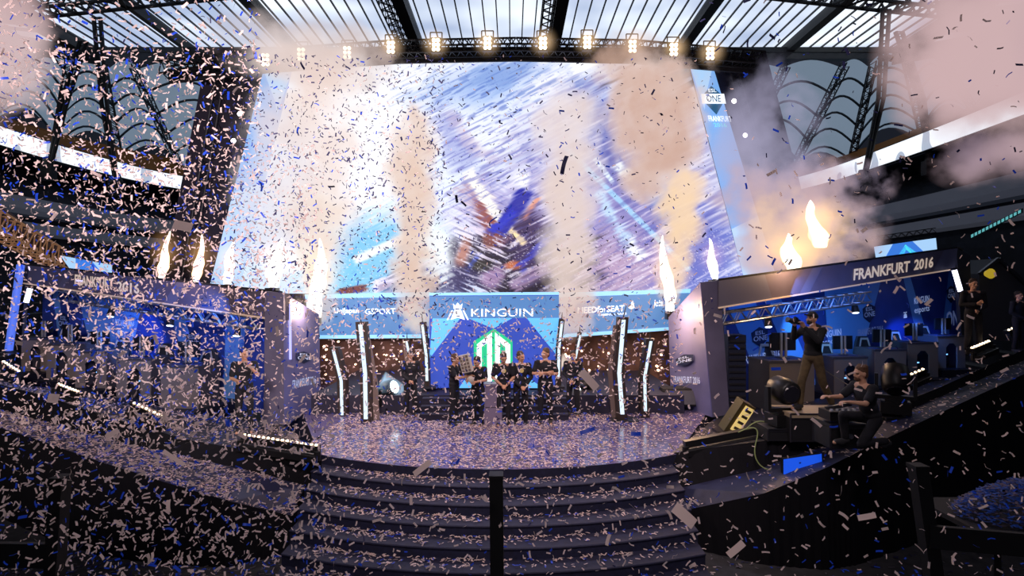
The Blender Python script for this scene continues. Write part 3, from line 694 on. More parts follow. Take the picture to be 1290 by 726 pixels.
def bird_mark(q, u, v, s, parent):
    a = .55
    poly_on('bird_mark', [[(u - s * .3, v), (u + s * .3, v), (u + s * .25, v + s * 1.2), (u, v + s * 1.6), (u - s * .25, v + s * 1.2)], [(u - s * .25, v + s * 1.7), (u + s * .25, v + s * 1.7), (u + s * .3, v + s * 2.2), (u, v + s * 1.95), (u - s * .3, v + s * 2.2)]], q, ink_b, parent, .03)
def booth(side):
    if side > 0:
        hq = [P(905, 388, 15.9), P(1203, 339, 20), P(1206, 313, 20), P(905, 354, 15.9)]
        cq = [P(898, 526, 15.9), P(919, 522, 15.95), P(907, 353, 15.95), P(883, 356, 15.9)]
        sq = [P(845, 508, 17.9), P(897, 526, 15.9), P(882, 356, 15.9), P(842, 400, 17.9)]
        bq = [P(922, 520, 18.2), P(1216, 462, 22), P(1214, 326, 22), P(912, 376, 18.2)]
        eq = [P(1213, 455, 20), P(1226, 440, 21.8), P(1222, 322, 21.8), P(1205, 313, 20)]
        lab, tl = 'right-hand player booth with dark header reading FRANKFURT 2016 and sponsor wall', (905, 402, 1092, 374)
    else:
        hq = [P(30, 357, 20), P(356, 404, 15.6), P(356, 370, 15.6), P(31, 334, 20)]
        cq = [P(332, 534, 15.6), P(358, 536, 15.6), P(357, 369, 15.6), P(334, 367, 15.6)]
        sq = [P(358, 536, 15.6), P(404, 512, 17.6), P(402, 396, 17.6), P(357, 369, 15.6)]
        bq = [P(52, 475, 22), P(335, 522, 18), P(335, 396, 18), P(54, 358, 22)]
        eq = [P(14, 450, 21.8), P(26, 462, 20), P(32, 336, 20), P(22, 340, 21.8)]
        lab, tl = 'left-hand player booth behind thick confetti with header reading FRANKFURT 2016', (75, 372, 330, 408)
    t = thing('player_booth', (cq[0] + cq[1]) / 2, lab, 'booth')
    h = slab('header', hq, .25, header_m, t); c_ = slab('column', cq, .12, greyprint, t); s_ = slab('side_wall', sq, .08, side_print, t)
    slab('back_wall', bq, .1, booth_back, t); slab('end_wall', eq, .1, booth_dark, t)
    MB().prism([hq[3], hq[2], bq[2] + Vector((0, 0, .3)), bq[3] + Vector((0, 0, .3))], (0, 0, .06)).build('roof_panel', black, t)
    MB().bar(hq[0] + Vector((0, -.02, 0)), hq[1] + Vector((0, -.02, 0)), .04).build('lower_edge_trim', mat('trim_peach', (.6, .45, .35), .5, 0, (1, .7, .5), .25), h)
    if side > 0:
        for pg in [[(0, 0), (.19, 0), (.16, 1), (0, 1)], [(.29, 0), (.33, 0), (.38, 1), (.34, 1)], [(.80, 0), (.83, 0), (.77, 1), (.74, 1)], [(.88, 0), (1, 0), (1, 1), (.93, 1)]]: poly_on('facet', [pg], hq, header_l, h, .01)
        text_on('lettering', 'FRANKFURT', hq, .51, .22, .765, .72, cream_ink, h, .02, .03); text_on('lettering', '2016', hq, .785, .25, .88, .76, cream_ink, h, .02, .03)
        text_on('lettering', 'FRANKFURT 2016', sq, .12, .245, .80, .315, ink_b, s_, .02, .01); esl_mark(sq, .45, .44, .5, .1, s_, ink_b)
        # sponsor wall
        beams = [[(.0, 1), (.10, 1), (.22, 0), (.14, 0)], [(.13, 1), (.19, 1), (.34, 0), (.27, 0)], [(.37, 1), (.62, 1), (.47, 0), (.38, 0)], [(.70, 1), (.73, 1), (.86, 0), (.80, 0)], [(.93, 1), (.96, 1), (.90, 0), (.86, 0)]]
        poly_on('beam_pattern', beams, bq, booth_beam, t, .01)
        esl_mark(bq, .115, .58, .06, .16, t, ink_dim); text_on('lettering', 'FRANKFURT 2016', bq, .05, .40, .185, .47, ink_b, t, .02, .0)
        bird_mark(bq, .36, .55, .03, t); text_on('lettering', 'KINGUIN', bq, .34, .50, .43, .56, ink_b, t, .02); text_on('lettering', 'esports', bq, .35, .42, .43, .48, ink_b, t, .02)
        esl_mark(bq, .55, .62, .055, .16, t, ink_dim); text_on('lettering', 'FRANKFURT 2016', bq, .50, .46, .61, .52, ink_dim, t, .02)
        bird_mark(bq, .71, .55, .026, t); text_on('lettering', 'KINGUIN', bq, .755, .66, .825, .72, ink_b, t, .02); text_on('lettering', 'esports', bq, .755, .56, .825, .62, ink_b, t, .02); text_on('lettering', 'BALLISTIX', bq, .735, .45, .79, .49, ink_dim, t, .02)
        esl_mark(bq, .93, .66, .045, .15, t, ink_dim); text_on('lettering', 'ONE', bq, .905, .40, .985, .54, ink_dim, t, .03, .02)
    else:
        for pg in [[(0, 0), (.1, 0), (.09, 1), (0, 1)], [(.16, 0), (.19, 0), (.24, 1), (.21, 1)], [(.60, 0), (.64, 0), (.69, 1), (.65, 1)]]: poly_on('facet', [pg], hq, header_l, h, .01)
        text_on('lettering', 'FRANKFURT', hq, .24, .30, .405, .82, cream_ink, h, .02, .03); text_on('lettering', '2016', hq, .42, .26, .51, .74, cream_ink, h, .02, .03)
        text_on('lettering', 'FRANKFURT 2016', sq, .2, .26, .85, .33, ink_b, s_, .02, .01); esl_mark(sq, .5, .5, .45, .1, s_, ink_b)
        MB().bar(lerp(sq[0], sq[1], .15) * 1.0 + (lerp(sq[3], sq[2], .15) - lerp(sq[0], sq[1], .15)) * .5 + Vector((.04, -.06, 0)), lerp(sq[3], sq[2], .15) + Vector((.04, -.06, -.2)), .05).build('led_edge', emat('led_violet', (.45, .45, 1), 1.4), s_)
        poly_on('beam_pattern', [[(.18, 1), (.5, 1), (.42, 0), (.3, 0)], [(.6, 1), (.66, 1), (.8, 0), (.74, 0)], [(.05, 1), (.08, 1), (.16, 0), (.12, 0)], [(.85, 1), (.93, 1), (.9, 0), (.84, 0)]], bq, booth_beam, t, .01)
        bird_mark(bq, .345, .60, .024, t); text_on('lettering', 'KINGUIN', bq, .375, .67, .46, .74, ink_b, t, .02, .005); text_on('lettering', 'esports', bq, .385, .57, .46, .63, ink_b, t, .02, .005)
        esl_mark(bq, .12, .58, .06, .2, t, ink_dim); esl_mark(bq, .72, .58, .06, .2, t, ink_dim)
    # truss under header
    a, b = P(tl[0], tl[1], 16.2 if side > 0 else 19.4), P(tl[2], tl[3], 18.3 if side > 0 else 16.2)
    tt = thing('booth_truss', a, 'aluminium lattice truss under the %s booth header' % ('right-hand' if side > 0 else 'left-hand'), 'truss')
    truss(MB(), a, b, .3, .3, 13, .028).build('truss_frame', alu, tt)
    for i in range(3):
        p = lerp(a, b, .3 + .3 * i) + Vector((0, -.05, -.2))
        hl = MB(); hl.lathe(p, (0, -.3, -1), [(0, .05), (.02, .09), (.2, .11), (.22, .1)], 12); o = hl.build('truss_lamp', blackmetal)
        tag(o, '%s lamp hanging from the truss of the %s booth, counted from the inner pylons' % (('first', 'second', 'third')[i if side > 0 else 2 - i], 'right-hand' if side > 0 else 'left-hand'), 'stage light')
        MB().lathe(p + Vector((0, -.066, -.22)), (0, -.3, -1), [(0, .09), (.01, .08)], 12).build('lens', emat('lens_cool', (.75, .85, 1), 5), o)
    for k, z_ in enumerate(range(9)):      # speaker columns / ribbed cabinet by the inner column
        pass
    return t
booth(1); booth(-1)
# ribbed side stack inside right booth
p = P(925, 522, 16.8)
t = thing('cable_rack', p, 'dark ribbed rack just inside the right booth column', 'rack')
MB().box(p + Vector((.1, .3, 1.1)), (.5, .5, 2.2)).build('cabinet', booth_dark, t)
for k in range(12): MB().box(p + Vector((.1, .03, .15 + .17 * k)), (.46, .04, .05)).build('rail', steel, t)
# glowing tubes
for (a, b, lab) in (((1202, 340, 19.7), (1210, 367, 19.7), 'short white glowing tube at outer end of right booth'), ((38, 363, 19.6), (33, 381, 19.6), 'short white glowing tube at outer end of left booth')):
    a, b = P(*a), P(*b); t = thing('led_tube', b, lab, 'light'); MB().tube(a, b, .075, n=12).build('tube', emat('tube_white', (.80, .80, 1), 3), t)
    MB().tube(a, lerp(a, b, -.08), .1, n=12).build('end_cap', blackmetal, t); MB().tube(b, lerp(b, a, -.08), .1, n=12).build('end_cap', blackmetal, t)
a, b = P(26, 334, 19.2), P(11, 442, 19.2)
t = thing('blue_post', b, 'round post glowing blue at outer end of left booth', 'post'); MB().tube(b, a, .11, n=16).build('shaft', mat('post_blue', (.12, .2, .75), .4, 0, (.10, .22, 1), .55), t)
MB().lathe(b, (0, 0, -1), [(0, .15), (.06, .24), (.1, .24)], 16).build('foot', steel, t)

# ---------------------------------------------------------------- desks, monitors, chairs, computers
ang = {1: math.atan2(4.1, 10), -1: -math.atan2(4.4, 10)}
def make_desk(solid):
    t = thing('gaming_desk', (0, 0, 0), 'x', 'desk', None)
    MB().box((0, .42, 1.02), (1.04, .86, .05)).build('desk_top', desk_dark, t)
    if solid: MB().box((0, .02, .5), (1.0, .04, 1.0)).build('front_panel', desk_grey, t)
    else:
        MB().prism([Vector(p) for p in ((-.5, 0, 0), (-.2, 0, 0), (-.2, 0, .68), (-.08, 0, .80), (.08, 0, .80), (.2, 0, .68), (.2, 0, 0), (.5, 0, 0), (.5, 0, 1.0), (-.5, 0, 1.0))], (0, .04, 0)).build('front_panel', desk_grey, t)
    for s in (-1, 1): MB().box((s * .49, .42, .5), (.04, .8, 1.0)).build('side_panel', desk_dark, t)
    MB().box((0, .35, 1.05), (.7, .35, .012)).build('desk_mat', mat('mat_navy', (.02, .04, .16), .6), t)
    return t
desk_dark = mat('desk_dark', (.06, .055, .06), .5)
def make_monitor():
    t = thing('monitor', (0, 0, 0), 'x', 'monitor')
    MB().box((0, 0, .34), (.56, .045, .36)).build('screen_housing', blackmetal, t)
    MB().box((0, .03, .34), (.52, .006, .31)).build('screen_face', mat('mon_face', (.02, .02, .03), .2, 0, (.2, .35, .8), .5), t)
    MB().box((-.05, -.04, .26), (.035, .04, .52)).box((.05, -.04, .26), (.035, .04, .52)).build('stand_post', mat('stand_grey', (.3, .27, .22), .5), t)
    MB().lathe((0, -.02, 0), (0, 0, 1), [(0, .14), (.015, .13), (.03, .05)], 18).build('stand_foot', blackmetal, t)
    return t
def make_chair():
    t = thing('gaming_chair', (0, 0, 0), 'x', 'chair')
    lea = mat('chair_leather', (.03, .03, .035), .45); tr_ = mat('chair_trim', (.45, .42, .40), .5)
    MB().prism([Vector(p) for p in ((-.26, .1, .5), (.26, .1, .5), (.30, .14, .8), (.22, .17, 1.15), (.15, .18, 1.32), (-.15, .18, 1.32), (-.22, .17, 1.15), (-.30, .14, .8))], (0, .09, 0)).build('backrest', lea, t)
    MB().prism([Vector(p) for p in ((-.19, .085, 1.02), (-.12, .12, 1.28), (.12, .12, 1.28), (.19, .085, 1.02), (.15, .085, 1.02), (.09, .12, 1.22), (-.09, .12, 1.22), (-.15, .085, 1.02))], (0, -.02, 0)).build('back_piping', tr_, t)
    MB().box((0, -.12, .47), (.54, .52, .11)).build('seat', lea, t)
    for s in (-1, 1): MB().bar((s * .32, .05, .45), (s * .32, .05, .68), .04).box((s * .32, -.1, .69), (.08, .3, .04)).build('armrest', blackmetal, t)
    MB().tube((0, -.1, .1), (0, -.1, .42), .035).build('gas_post', steel, t)
    b = MB()
    for k in range(5): q = 2 * math.pi * k / 5; b.bar((0, -.1, .1), (.3 * math.cos(q), -.1 + .3 * math.sin(q), .06), .04)
    b.build('base', blackmetal, t)
    for k in range(5): q = 2 * math.pi * k / 5; MB().tube((.3 * math.cos(q) - .02, -.1 + .3 * math.sin(q), .03), (.3 * math.cos(q) + .02, -.1 + .3 * math.sin(q), .03), .03).build('caster', blackmetal, t)
    return t
def make_pc():
    t = thing('computer_tower', (0, 0, 0), 'x', 'computer')
    MB().box((0, .22, .23), (.22, .44, .46)).build('case', blackmetal, t); MB().box((0, -.005, .25), (.16, .01, .3)).build('front_grille', steel, t)
    MB().box((0, -.008, .42), (.12, .01, .03)).build('status_light', emat('pc_blue', (.15, .4, 1), 3), t); return t
protoD = [make_desk(False)]; protoM, protoC, protoP = make_monitor(), make_chair(), make_pc()
solidD = make_desk(True)
ordn = ['first', 'second', 'third', 'fourth', 'fifth']
usedflag = {}
def place(proto, loc, rz, s, label, group=None):
    k = proto.name
    o = proto if k not in usedflag else copy_tree(proto)
    usedflag[k] = 1; o.location = loc; o.rotation_euler = (0, 0, rz); o.scale = (s, s, s); o['label'] = label
    if group: o['group'] = group
    return o
spots = {1: [(998, 518, 16.9, 1.35), (1072, 497, 17.6, 1.05), (1122, 486, 18.3, 1.05), (1163, 476, 18.9, 1.05), (1199, 464, 19.5, 1.0)],
         -1: [(226, 515, 16.9, 1.15), (168, 502, 17.5, 1.1), (114, 489, 18.2, 1.05), (77, 478, 18.8, 1.05), (44, 468, 19.4, 1.0)]}
for sd, nm in ((1, 'right'), (-1, 'left')):
    for i, (px, py, D, s) in enumerate(spots[sd]):
        L = P(px, py, D); rz = ang[sd] * .35
        dk = place(solidD if i == 0 else protoD[0], L, rz, s, '%s gaming desk of the %s-hand booth, counted outward from the stage' % (ordn[i], nm), 'desks in the %s booth' % nm)
        R_ = Matrix.Rotation(rz, 3, 'Z')
        place(protoM, L + R_ @ Vector((.0, .35, 1.055)) * s, rz, s * 1.05, 'black monitor on the %s desk of the %s-hand booth' % (ordn[i], nm), 'monitors in the %s booth' % nm)
        place(protoC, L + R_ @ Vector((.15 * sd, 1.15, 0)) * s, rz, s, 'black gaming chair behind the %s desk of the %s-hand booth' % (ordn[i], nm), 'gaming chairs in the %s booth' % nm)
        if i: place(protoP, L + R_ @ Vector((.02, .25, 0)) * s, rz, s, 'black computer tower under the %s desk of the %s-hand booth' % (ordn[i], nm), 'computers in the %s booth' % nm)
        # platform under each desk
        pf = MB().box(L + R_ @ Vector((0, .8, -.20)) * s, (1.3 * s, 2.3 * s, .38 * s), R_).build('desk_platform', deckmat2)
        tag(pf, 'low black platform carrying the %s desk of the %s-hand booth' % (ordn[i], nm), 'platform')

# small hanging video screens
for lab, q, m_ in (('small blue video screen above the left booth header', [(90, 342), (141, 349), (141, 334), (76, 322)], panel3), ('small blue video screen with green chevron above the right booth header', [(1104, 329), (1181, 319), (1179, 300), (1101, 311)], panel3)):
    Q = [P(x, y, 27) for x, y in q]; t = thing('video_screen', (Q[0] + Q[1]) / 2, lab, 'screen')
    slab('housing', [p + Vector((0, .05, 0)) for p in Q], .2, steel_dark, t); MB().quad(Q).build('display', panel2, t)
    poly_on('picture_facet', [[(.12, 0), (.30, 1), (.62, 1), (.82, 0)]], Q, mat('vid_blue', (.02, .1, .5), .5, 0, (.05, .22, .8), .9), t)
    if 'right' in lab: poly_on('picture_chevron', [[(.32, 0), (.5, .85), (.72, 0), (.62, 0), (.5, .5), (.42, 0)]], Q, mat('vid_green', (.02, .6, .3), .5, 0, (.1, .9, .5), .9), t)
    mb = MB(); mb.bar(Q[3] + Vector((0, .1, .1)), Q[2] + Vector((0, .1, .1)), .1); truss(mb, Q[3] + Vector((0, .1, .35)), Q[2] + Vector((0, .1, .35)), .2, .2, 8, .02); mb.build('hanging_frame', steel_dark, t)
# truss roof at far left, warm light put into its colour and emission
cop = mat('warm_lit_truss', (.55, .33, .2), .45, .6, (1, .5, .25), .12)
a, b = P(-40, 262, 25), P(92, 338, 31)
t = thing('roof_truss', b, 'copper-lit lattice truss sloping down at far left above the booth', 'truss')
truss(MB(), a, b, .9, .8, 16, .05).build('truss_frame', cop, t)
MB().prism([P(-40, 232, 25), P(100, 330, 31), b, a], (0, .1, 0)).build('canopy_sheet', mat('canopy_grey', (.12, .10, .12), .7), t)
# dark gabled stand at far right
t = thing('equipment_tent', P(1262, 430, 24), 'dark pitched tent standing beyond the right booth', 'tent')
MB().prism([P(1232, 430, 24), P(1300, 430, 24), P(1300, 366, 24), P(1258, 326, 24), P(1234, 345, 24)], (0, 2, 0)).build('tent_body', mat('tent_grey', (.05, .05, .06), .7), t)
MB().bar(P(1258, 326, 23.9), P(1300, 366, 23.9), .12).bar(P(1258, 326, 23.9), P(1234, 345, 23.9), .12).build('ridge_edge', steel, t)
MB().lathe(P(1243, 345, 23.5), (0, -1, 0), [(0, .12), (.2, .2), (.25, .1)], 12).build('work_lamp', mat('lamp_yellow', (.5, .35, .02), .5, 0, (1, .7, .05), .35), t)
# glowing LED text line on far right tier
t = thing('led_text_strip', P(1262, 280, 34), 'dim teal scrolling LED text strip on the far right tier', 'led strip')
q = [P(1222, 302, 34.0), P(1289, 268, 31), P(1289, 262, 31), P(1222, 296, 34)]
MB().quad(q).build('housing', steel_dark, t)
for k in range(13): poly_on('led_character', [[(.03 + k * .074, .2), (.08 + k * .074, .2), (.08 + k * .074, .85), (.03 + k * .074, .85)]], q, mat('teal_led', (.02, .2, .2), .5, 0, (.2, .75, .8), .55), t, .03)
# ================================================================ people
def cap(mb, a, b, r0, r1, n=12):
    a, b = Vector(a), Vector(b); mb.ball(a, r0, nu=n, nv=8); mb.ball(b, r1, nu=n, nv=8); mb.tube(a, b, r0, r1, n)
def weld(name, mb, mats, parent, voxel, smooth_it=3, assign=None):
    me = bpy.data.meshes.new(name); me.from_pydata(mb.v, [], mb.f)
    o = bpy.data.objects.new(name + '_build', me); col.objects.link(o)
    r = o.modifiers.new('r', 'REMESH'); r.mode = 'VOXEL'; r.voxel_size = voxel; r.use_smooth_shade = True
    if smooth_it: s = o.modifiers.new('s', 'SMOOTH'); s.factor = .5; s.iterations = smooth_it
    dg = bpy.context.evaluated_depsgraph_get(); dg.update()
    m2 = bpy.data.meshes.new_from_object(o.evaluated_get(dg)); bpy.data.objects.remove(o)
    m2.materials.clear()
    for m in mats: m2.materials.append(m)
    if assign: 
        for p in m2.polygons: p.material_index = assign(p.center)
    for p in m2.polygons: p.use_smooth = True
    return link(name, m2, parent)
skin_m = {}
def skin(tone):
    return mat('skin_%.2f' % tone, (.62 * tone, .34 * tone, .22 * tone), .5)
eye_m = mat('eye_dark', (.02, .015, .012), .2); lip_m = mat('lip', (.30, .09, .07), .5)
DEF = dict(pelvis=(0, 0, .95), chest=(0, 0, 1.25), neck=(0, 0, 1.46), head=(0, -.02, 1.62),
           shL=(-.19, 0, 1.41), shR=(.19, 0, 1.41), elL=(-.25, .02, 1.13), elR=(.25, .02, 1.13), wrL=(-.25, -.08, .88), wrR=(.25, -.08, .88),
           hpL=(-.09, 0, .93), hpR=(.09, 0, .93), knL=(-.11, -.02, .50), knR=(.11, -.02, .50), anL=(-.12, .03, .09), anR=(.12, .03, .09),
           toL=(-.14, -.16, .03), toR=(.14, -.16, .03))
def person(label, loc, yaw, pose=None, h=1.78, head_yaw=0, head_pitch=0, tone=1, hair=(.03, .02, .015), shirt=(.012, .013, .02), pants=(.012, .012, .018), sleeve='short',
           cap_c=None, beard=False, glasses=False, grip=None, group=None, print_c=None, hood=False, vox=.009):
    J = {k: Vector(v) for k, v in DEF.items()}
    for k, v in (pose or {}).items(): J[k] = Vector(v)
    s = h / 1.75
    t = thing('person', loc, label, 'person', group)
    sk = skin(tone)
    hR = Matrix.Rotation(math.radians(head_yaw), 3, 'Z') @ Matrix.Rotation(math.radians(head_pitch), 3, 'X')
    hc = J['head']; Hh = lambda x, y, z: hc + hR @ Vector((x, y, z))
    up = (J['neck'] - J['pelvis']).normalized(); sx = (J['shR'] - J['shL']).normalized(); sy = up.cross(sx).normalized(); TR = Matrix((sx, sy, up)).transposed()
    b = MB()
    # head: cranium, jaw, nose, brow, ears, neck
    b.ball(Hh(0, .012, .02), (.077, .095, .098), hR, 18, 12); b.ball(Hh(0, -.028, -.045), (.056, .060, .068), hR, 14, 10); b.ball(Hh(0, -.062, -.088), (.026, .022, .022), hR)
    b.ball(Hh(0, -.092, -.012), (.013, .018, .030), hR); b.ball(Hh(0, -.103, -.028), (.016, .014, .012), hR); b.ball(Hh(0, -.078, .022), (.055, .016, .014), hR)
    for q in (-1, 1): b.ball(Hh(q * .078, .012, -.012), (.012, .022, .034), hR); b.ball(Hh(q * .04, -.062, -.03), (.022, .022, .02), hR)
    b.ball(Hh(0, -.083, -.058), (.024, .012, .011), hR)
    cap(b, J['neck'] + Vector((0, .01, -.03)), lerp(J['neck'], hc, .62), .056, .053)
    b.ball(lerp(J['pelvis'], J['chest'], .0), (.155, .105, .12), TR, 18, 12); b.ball(lerp(J['pelvis'], J['chest'], .5), (.135, .095, .15), TR, 18, 12)
    b.ball(J['chest'] + TR @ Vector((0, 0, .03)), (.165, .108, .17), TR, 18, 12); cap(b, J['shL'], J['neck'] + Vector((0, 0, -.04)), .06, .06); cap(b, J['shR'], J['neck'] + Vector((0, 0, -.04)), .06, .06)
    for q in 'LR':
        cap(b, J['sh' + q], J['el' + q], .052, .040); cap(b, J['el' + q], J['wr' + q], .040, .026)
        cap(b, J['hp' + q], J['kn' + q], .085, .056); cap(b, J['kn' + q], lerp(J['kn' + q], J['an' + q], .35), .056, .053); cap(b, lerp(J['kn' + q], J['an' + q], .35), J['an' + q], .053, .037)
        cap(b, J['an' + q] + Vector((0, 0, -.03)), J['to' + q], .04, .03)
        # hand: palm, four fingers, thumb
        fd = (grip or {}).get(q)
        d = (Vector(fd).normalized() if fd else (J['wr' + q] - J['el' + q]).normalized())
        side = d.cross(Vector((0, -1, .15))); side = side.normalized() if side.length > .2 else Vector((1, 0, 0)); nrm = side.cross(d).normalized()
        HR = Matrix((side, nrm, d)).transposed(); w0 = J['wr' + q]; pc = w0 + d * .055
        b.ball(pc, (.042, .018, .052), HR)
        cs = -1 if nrm.y > 0 else 1
        for f, (ox, L) in enumerate(((-.032, .072), (-.011, .082), (.011, .078), (.031, .060))):
            k0 = pc + side * ox + d * .040; k1 = k0 + (d * .85 + nrm * cs * .5).normalized() * L * .5; k2 = k1 + (d * .35 + nrm * cs * .9).normalized() * L * .5
            cap(b, k0, k1, .0105, .0095, 8); cap(b, k1, k2, .0095, .008, 8)
        tq = -1 if q == 'R' else 1; k0 = w0 + side * tq * .03 + d * .025; k1 = k0 + (side * tq * .8 + d * .6).normalized() * .038; k2 = k1 + (d * .9 + nrm * cs * .4).normalized() * .032
        cap(b, k0, k1, .014, .011, 8); cap(b, k1, k2, .011, .009, 8)
    inv = hR.inverted()
    def asg(c):
        p = inv @ (c - hc)
        if p.y < -.055 and abs(abs(p.x) - .030) < .014 and abs(p.z + .004) < .007: return 1
        if p.y < -.07 and abs(p.x) < .022 and abs(p.z + .060) < .006: return 2
        if p.y < -.05 and abs(abs(p.x) - .032) < .02 and abs(p.z - .017) < .004: return 3
        return 0
    hm = mat('hair_%d%d%d' % tuple(int(c * 99) for c in hair), hair, .7)
    weld('body', b, [sk, eye_m, lip_m, hm], t, vox, 2, asg)
    # hair / cap
    hb = MB()
    if cap_c:
        hb.ball(Hh(0, .015, .045), (.088, .106, .085), hR, 18, 12); weld('cap', hb, [mat('cap_cloth', cap_c, .8)], t, .01, 2)
        vb = MB(); vb.ball(Hh(0, -.12, .045), (.065, .07, .012), hR); vb.build('cap_visor', mat('cap_cloth', cap_c, .8), t, True)
    else:
        hb.ball(Hh(0, .026, .045), (.083, .098, .088), hR, 18, 12); hb.ball(Hh(0, .06, -.02), (.070, .058, .075), hR)
        for k in range(26):
            a_ = rng.uniform(0, 6.28); e_ = rng.uniform(.3, 1.3); hb.ball(Hh(.08 * math.cos(a_) * math.cos(e_), .03 + .09 * math.sin(a_) * math.cos(e_), .05 + .085 * math.sin(e_)), rng.uniform(.012, .022), nu=8, nv=6)
        weld('hair', hb, [hm], t, .009, 1)
    if beard:
        bb = MB(); bb.ball(Hh(0, -.05, -.075), (.052, .045, .042), hR); bb.ball(Hh(0, -.088, -.048), (.026, .012, .006), hR); weld('beard', bb, [hm], t, .008, 1)
    if glasses:
        g = MB()
        for q in (-1, 1): g.lathe(Hh(q * .032, -.098, .0), hR @ Vector((0, -1, 0)), [(0, .024), (.004, .024)], 12); g.bar(Hh(q * .055, -.095, .002), Hh(q * .078, .0, .0), .005)
        g.bar(Hh(-.012, -.102, .003), Hh(.012, -.102, .003), .005); g.build('glasses', mat('glasses_dark', (.01, .01, .01), .2), t)
    # shirt
    c = MB(); e = .014
    c.ball(J['pelvis'] + TR @ Vector((0, 0, .05)), (.158 + e, .108 + e, .10), TR, 18, 12); c.ball(lerp(J['pelvis'], J['chest'], .5), (.142 + e, .102 + e, .15), TR, 18, 12)
    c.ball(J['chest'] + TR @ Vector((0, 0, .03)), (.168 + e, .110 + e, .18), TR, 18, 12); c.ball(J['chest'] + TR @ Vector((0, 0, .17)), (.10, .08, .05), TR)
    for q in 'LR':
        cap(c, J['sh' + q], J['neck'] + Vector((0, .01, -.055)), .066 + e * .5, .052)
        if sleeve == 'long': cap(c, J['sh' + q], J['el' + q], .066, .056); cap(c, J['el' + q], lerp(J['el' + q], J['wr' + q], .93), .056, .040)
        else: cap(c, J['sh' + q], lerp(J['sh' + q], J['el' + q], .72), .066, .064)
    if hood: c.ball(J['neck'] + TR @ Vector((0, .08, 0)), (.11, .07, .07), TR)
    sh = weld('jacket' if sleeve == 'long' else 'shirt', c, [mat('cloth_%d_%d_%d' % tuple(int(k * 999) for k in shirt), shirt, .85, noise=(9, .35))], t, .011, 3)
    if print_c:
        pb = MB(); cc = J['chest'] + TR @ Vector((.0, -.128, .06)); pb.lathe(cc, TR @ Vector((0, -1, 0)), [(0, .055), (.012, .055), (.014, .03)], 8); pb.build('chest_emblem', mat('gold_print', print_c, .4, .3, print_c, .15), sh)
    # trousers
    c = MB(); c.ball(J['pelvis'] + Vector((0, 0, -.01)), (.160 + e * .4, .112 + e * .4, .105), TR, 18, 12)
    for q in 'LR': cap(c, J['hp' + q], J['kn' + q], .094, .070); cap(c, J['kn' + q], lerp(J['kn' + q], J['an' + q], .92), .070, .058)
    weld('trousers', c, [mat('cloth_%d_%d_%d' % tuple(int(k * 999) for k in pants), pants, .85, noise=(9, .35))], t, .011, 3)
    for q in 'LR':
        c = MB(); d = (J['to' + q] - J['an' + q]); d.z = 0; d.normalize(); A = Vector((J['an' + q].x, J['an' + q].y, J['an' + q].z - .09))
        cap(c, A + Vector((0, 0, .055)) - d * .02, A + Vector((0, 0, .04)) + d * .16, .050, .038); c.box(A + d * .07 + Vector((0, 0, .014)), (.085, .085, .028)); 
        weld('shoe', c, [mat('shoe', (.03, .03, .035), .6)], t, .011, 2)
    t.location = loc; t.rotation_euler = (0, 0, yaw); t.scale = (s, s, s)
    # children were linked with the parent placed at loc: rebase them on the origin
    for ch in [o for o in col.objects if o.parent == t]: 
        ch.matrix_parent_inverse = Matrix.Identity(4)
        for g in [o for o in col.objects if o.parent == ch]: g.matrix_parent_inverse = Matrix.Identity(4)
    return t
print('people')
tg = None
arms_low = dict(elL=(-.25, -.0, 1.14), elR=(.25, 0, 1.14), wrL=(-.05, -.20, .98), wrR=(.04, -.21, .96))
person('team member at far left of the line, in black, lifting a box-shaped trophy', P(572, 536, 15.0), math.radians(72), dict(elL=(-.22, -.16, 1.18), elR=(.22, -.14, 1.18), wrL=(-.10, -.38, 1.20), wrR=(.10, -.38, 1.18), head=(0, -.04, 1.60)), 1.80, 0, 5, .95, (.10, .05, .03), grip=dict(L=(.2, -1, .5), R=(-.2, -1, .5)))
person('team member second from the left, dark hair, looking down at hands', P(602, 537, 15.0), math.radians(-28), dict(elL=(-.27, -.05, 1.16), elR=(.26, -.05, 1.16), wrL=(-.12, -.27, 1.14), wrR=(.08, -.24, 1.12), head=(0, -.05, 1.58)), 1.77, -10, 18, 1, glasses=False, grip=dict(L=(.5, -.8, .1), R=(-.6, -.8, 0)))
person('team member in the middle of the line, gold emblem on black jersey, head bowed', P(634, 536, 15.0), math.radians(6), dict(arms_low, head=(-.0, -.05, 1.60)), 1.83, 5, 20, .95, (.05, .03, .02), print_c=(.7, .55, .2), grip=dict(L=(.7, -.6, -.3), R=(-.7, -.6, -.3)))
person('team member second from the right, wearing a dark jersey, turned towards the last one', P(656, 536, 15.15), math.radians(8), dict(arms_low, wrL=(-.02, -.2, .94), wrR=(.06, -.21, .93)), 1.86, 38, 4, 1.05, (.08, .05, .03), print_c=(.55, .5, .15), sleeve='long', grip=dict(L=(.7, -.6, -.3), R=(-.7, -.6, -.3)))
person('team member at far right of the line, arms crossed over black shirt', P(687, 534, 15.0), math.radians(-6), dict(elL=(-.27, -.08, 1.17), elR=(.27, -.08, 1.17), wrL=(.06, -.22, 1.21), wrR=(-.06, -.19, 1.17)), 1.88, -42, 0, 1.05, (.12, .07, .04), grip=dict(L=(1, 0, .15), R=(-1, 0, .1)))
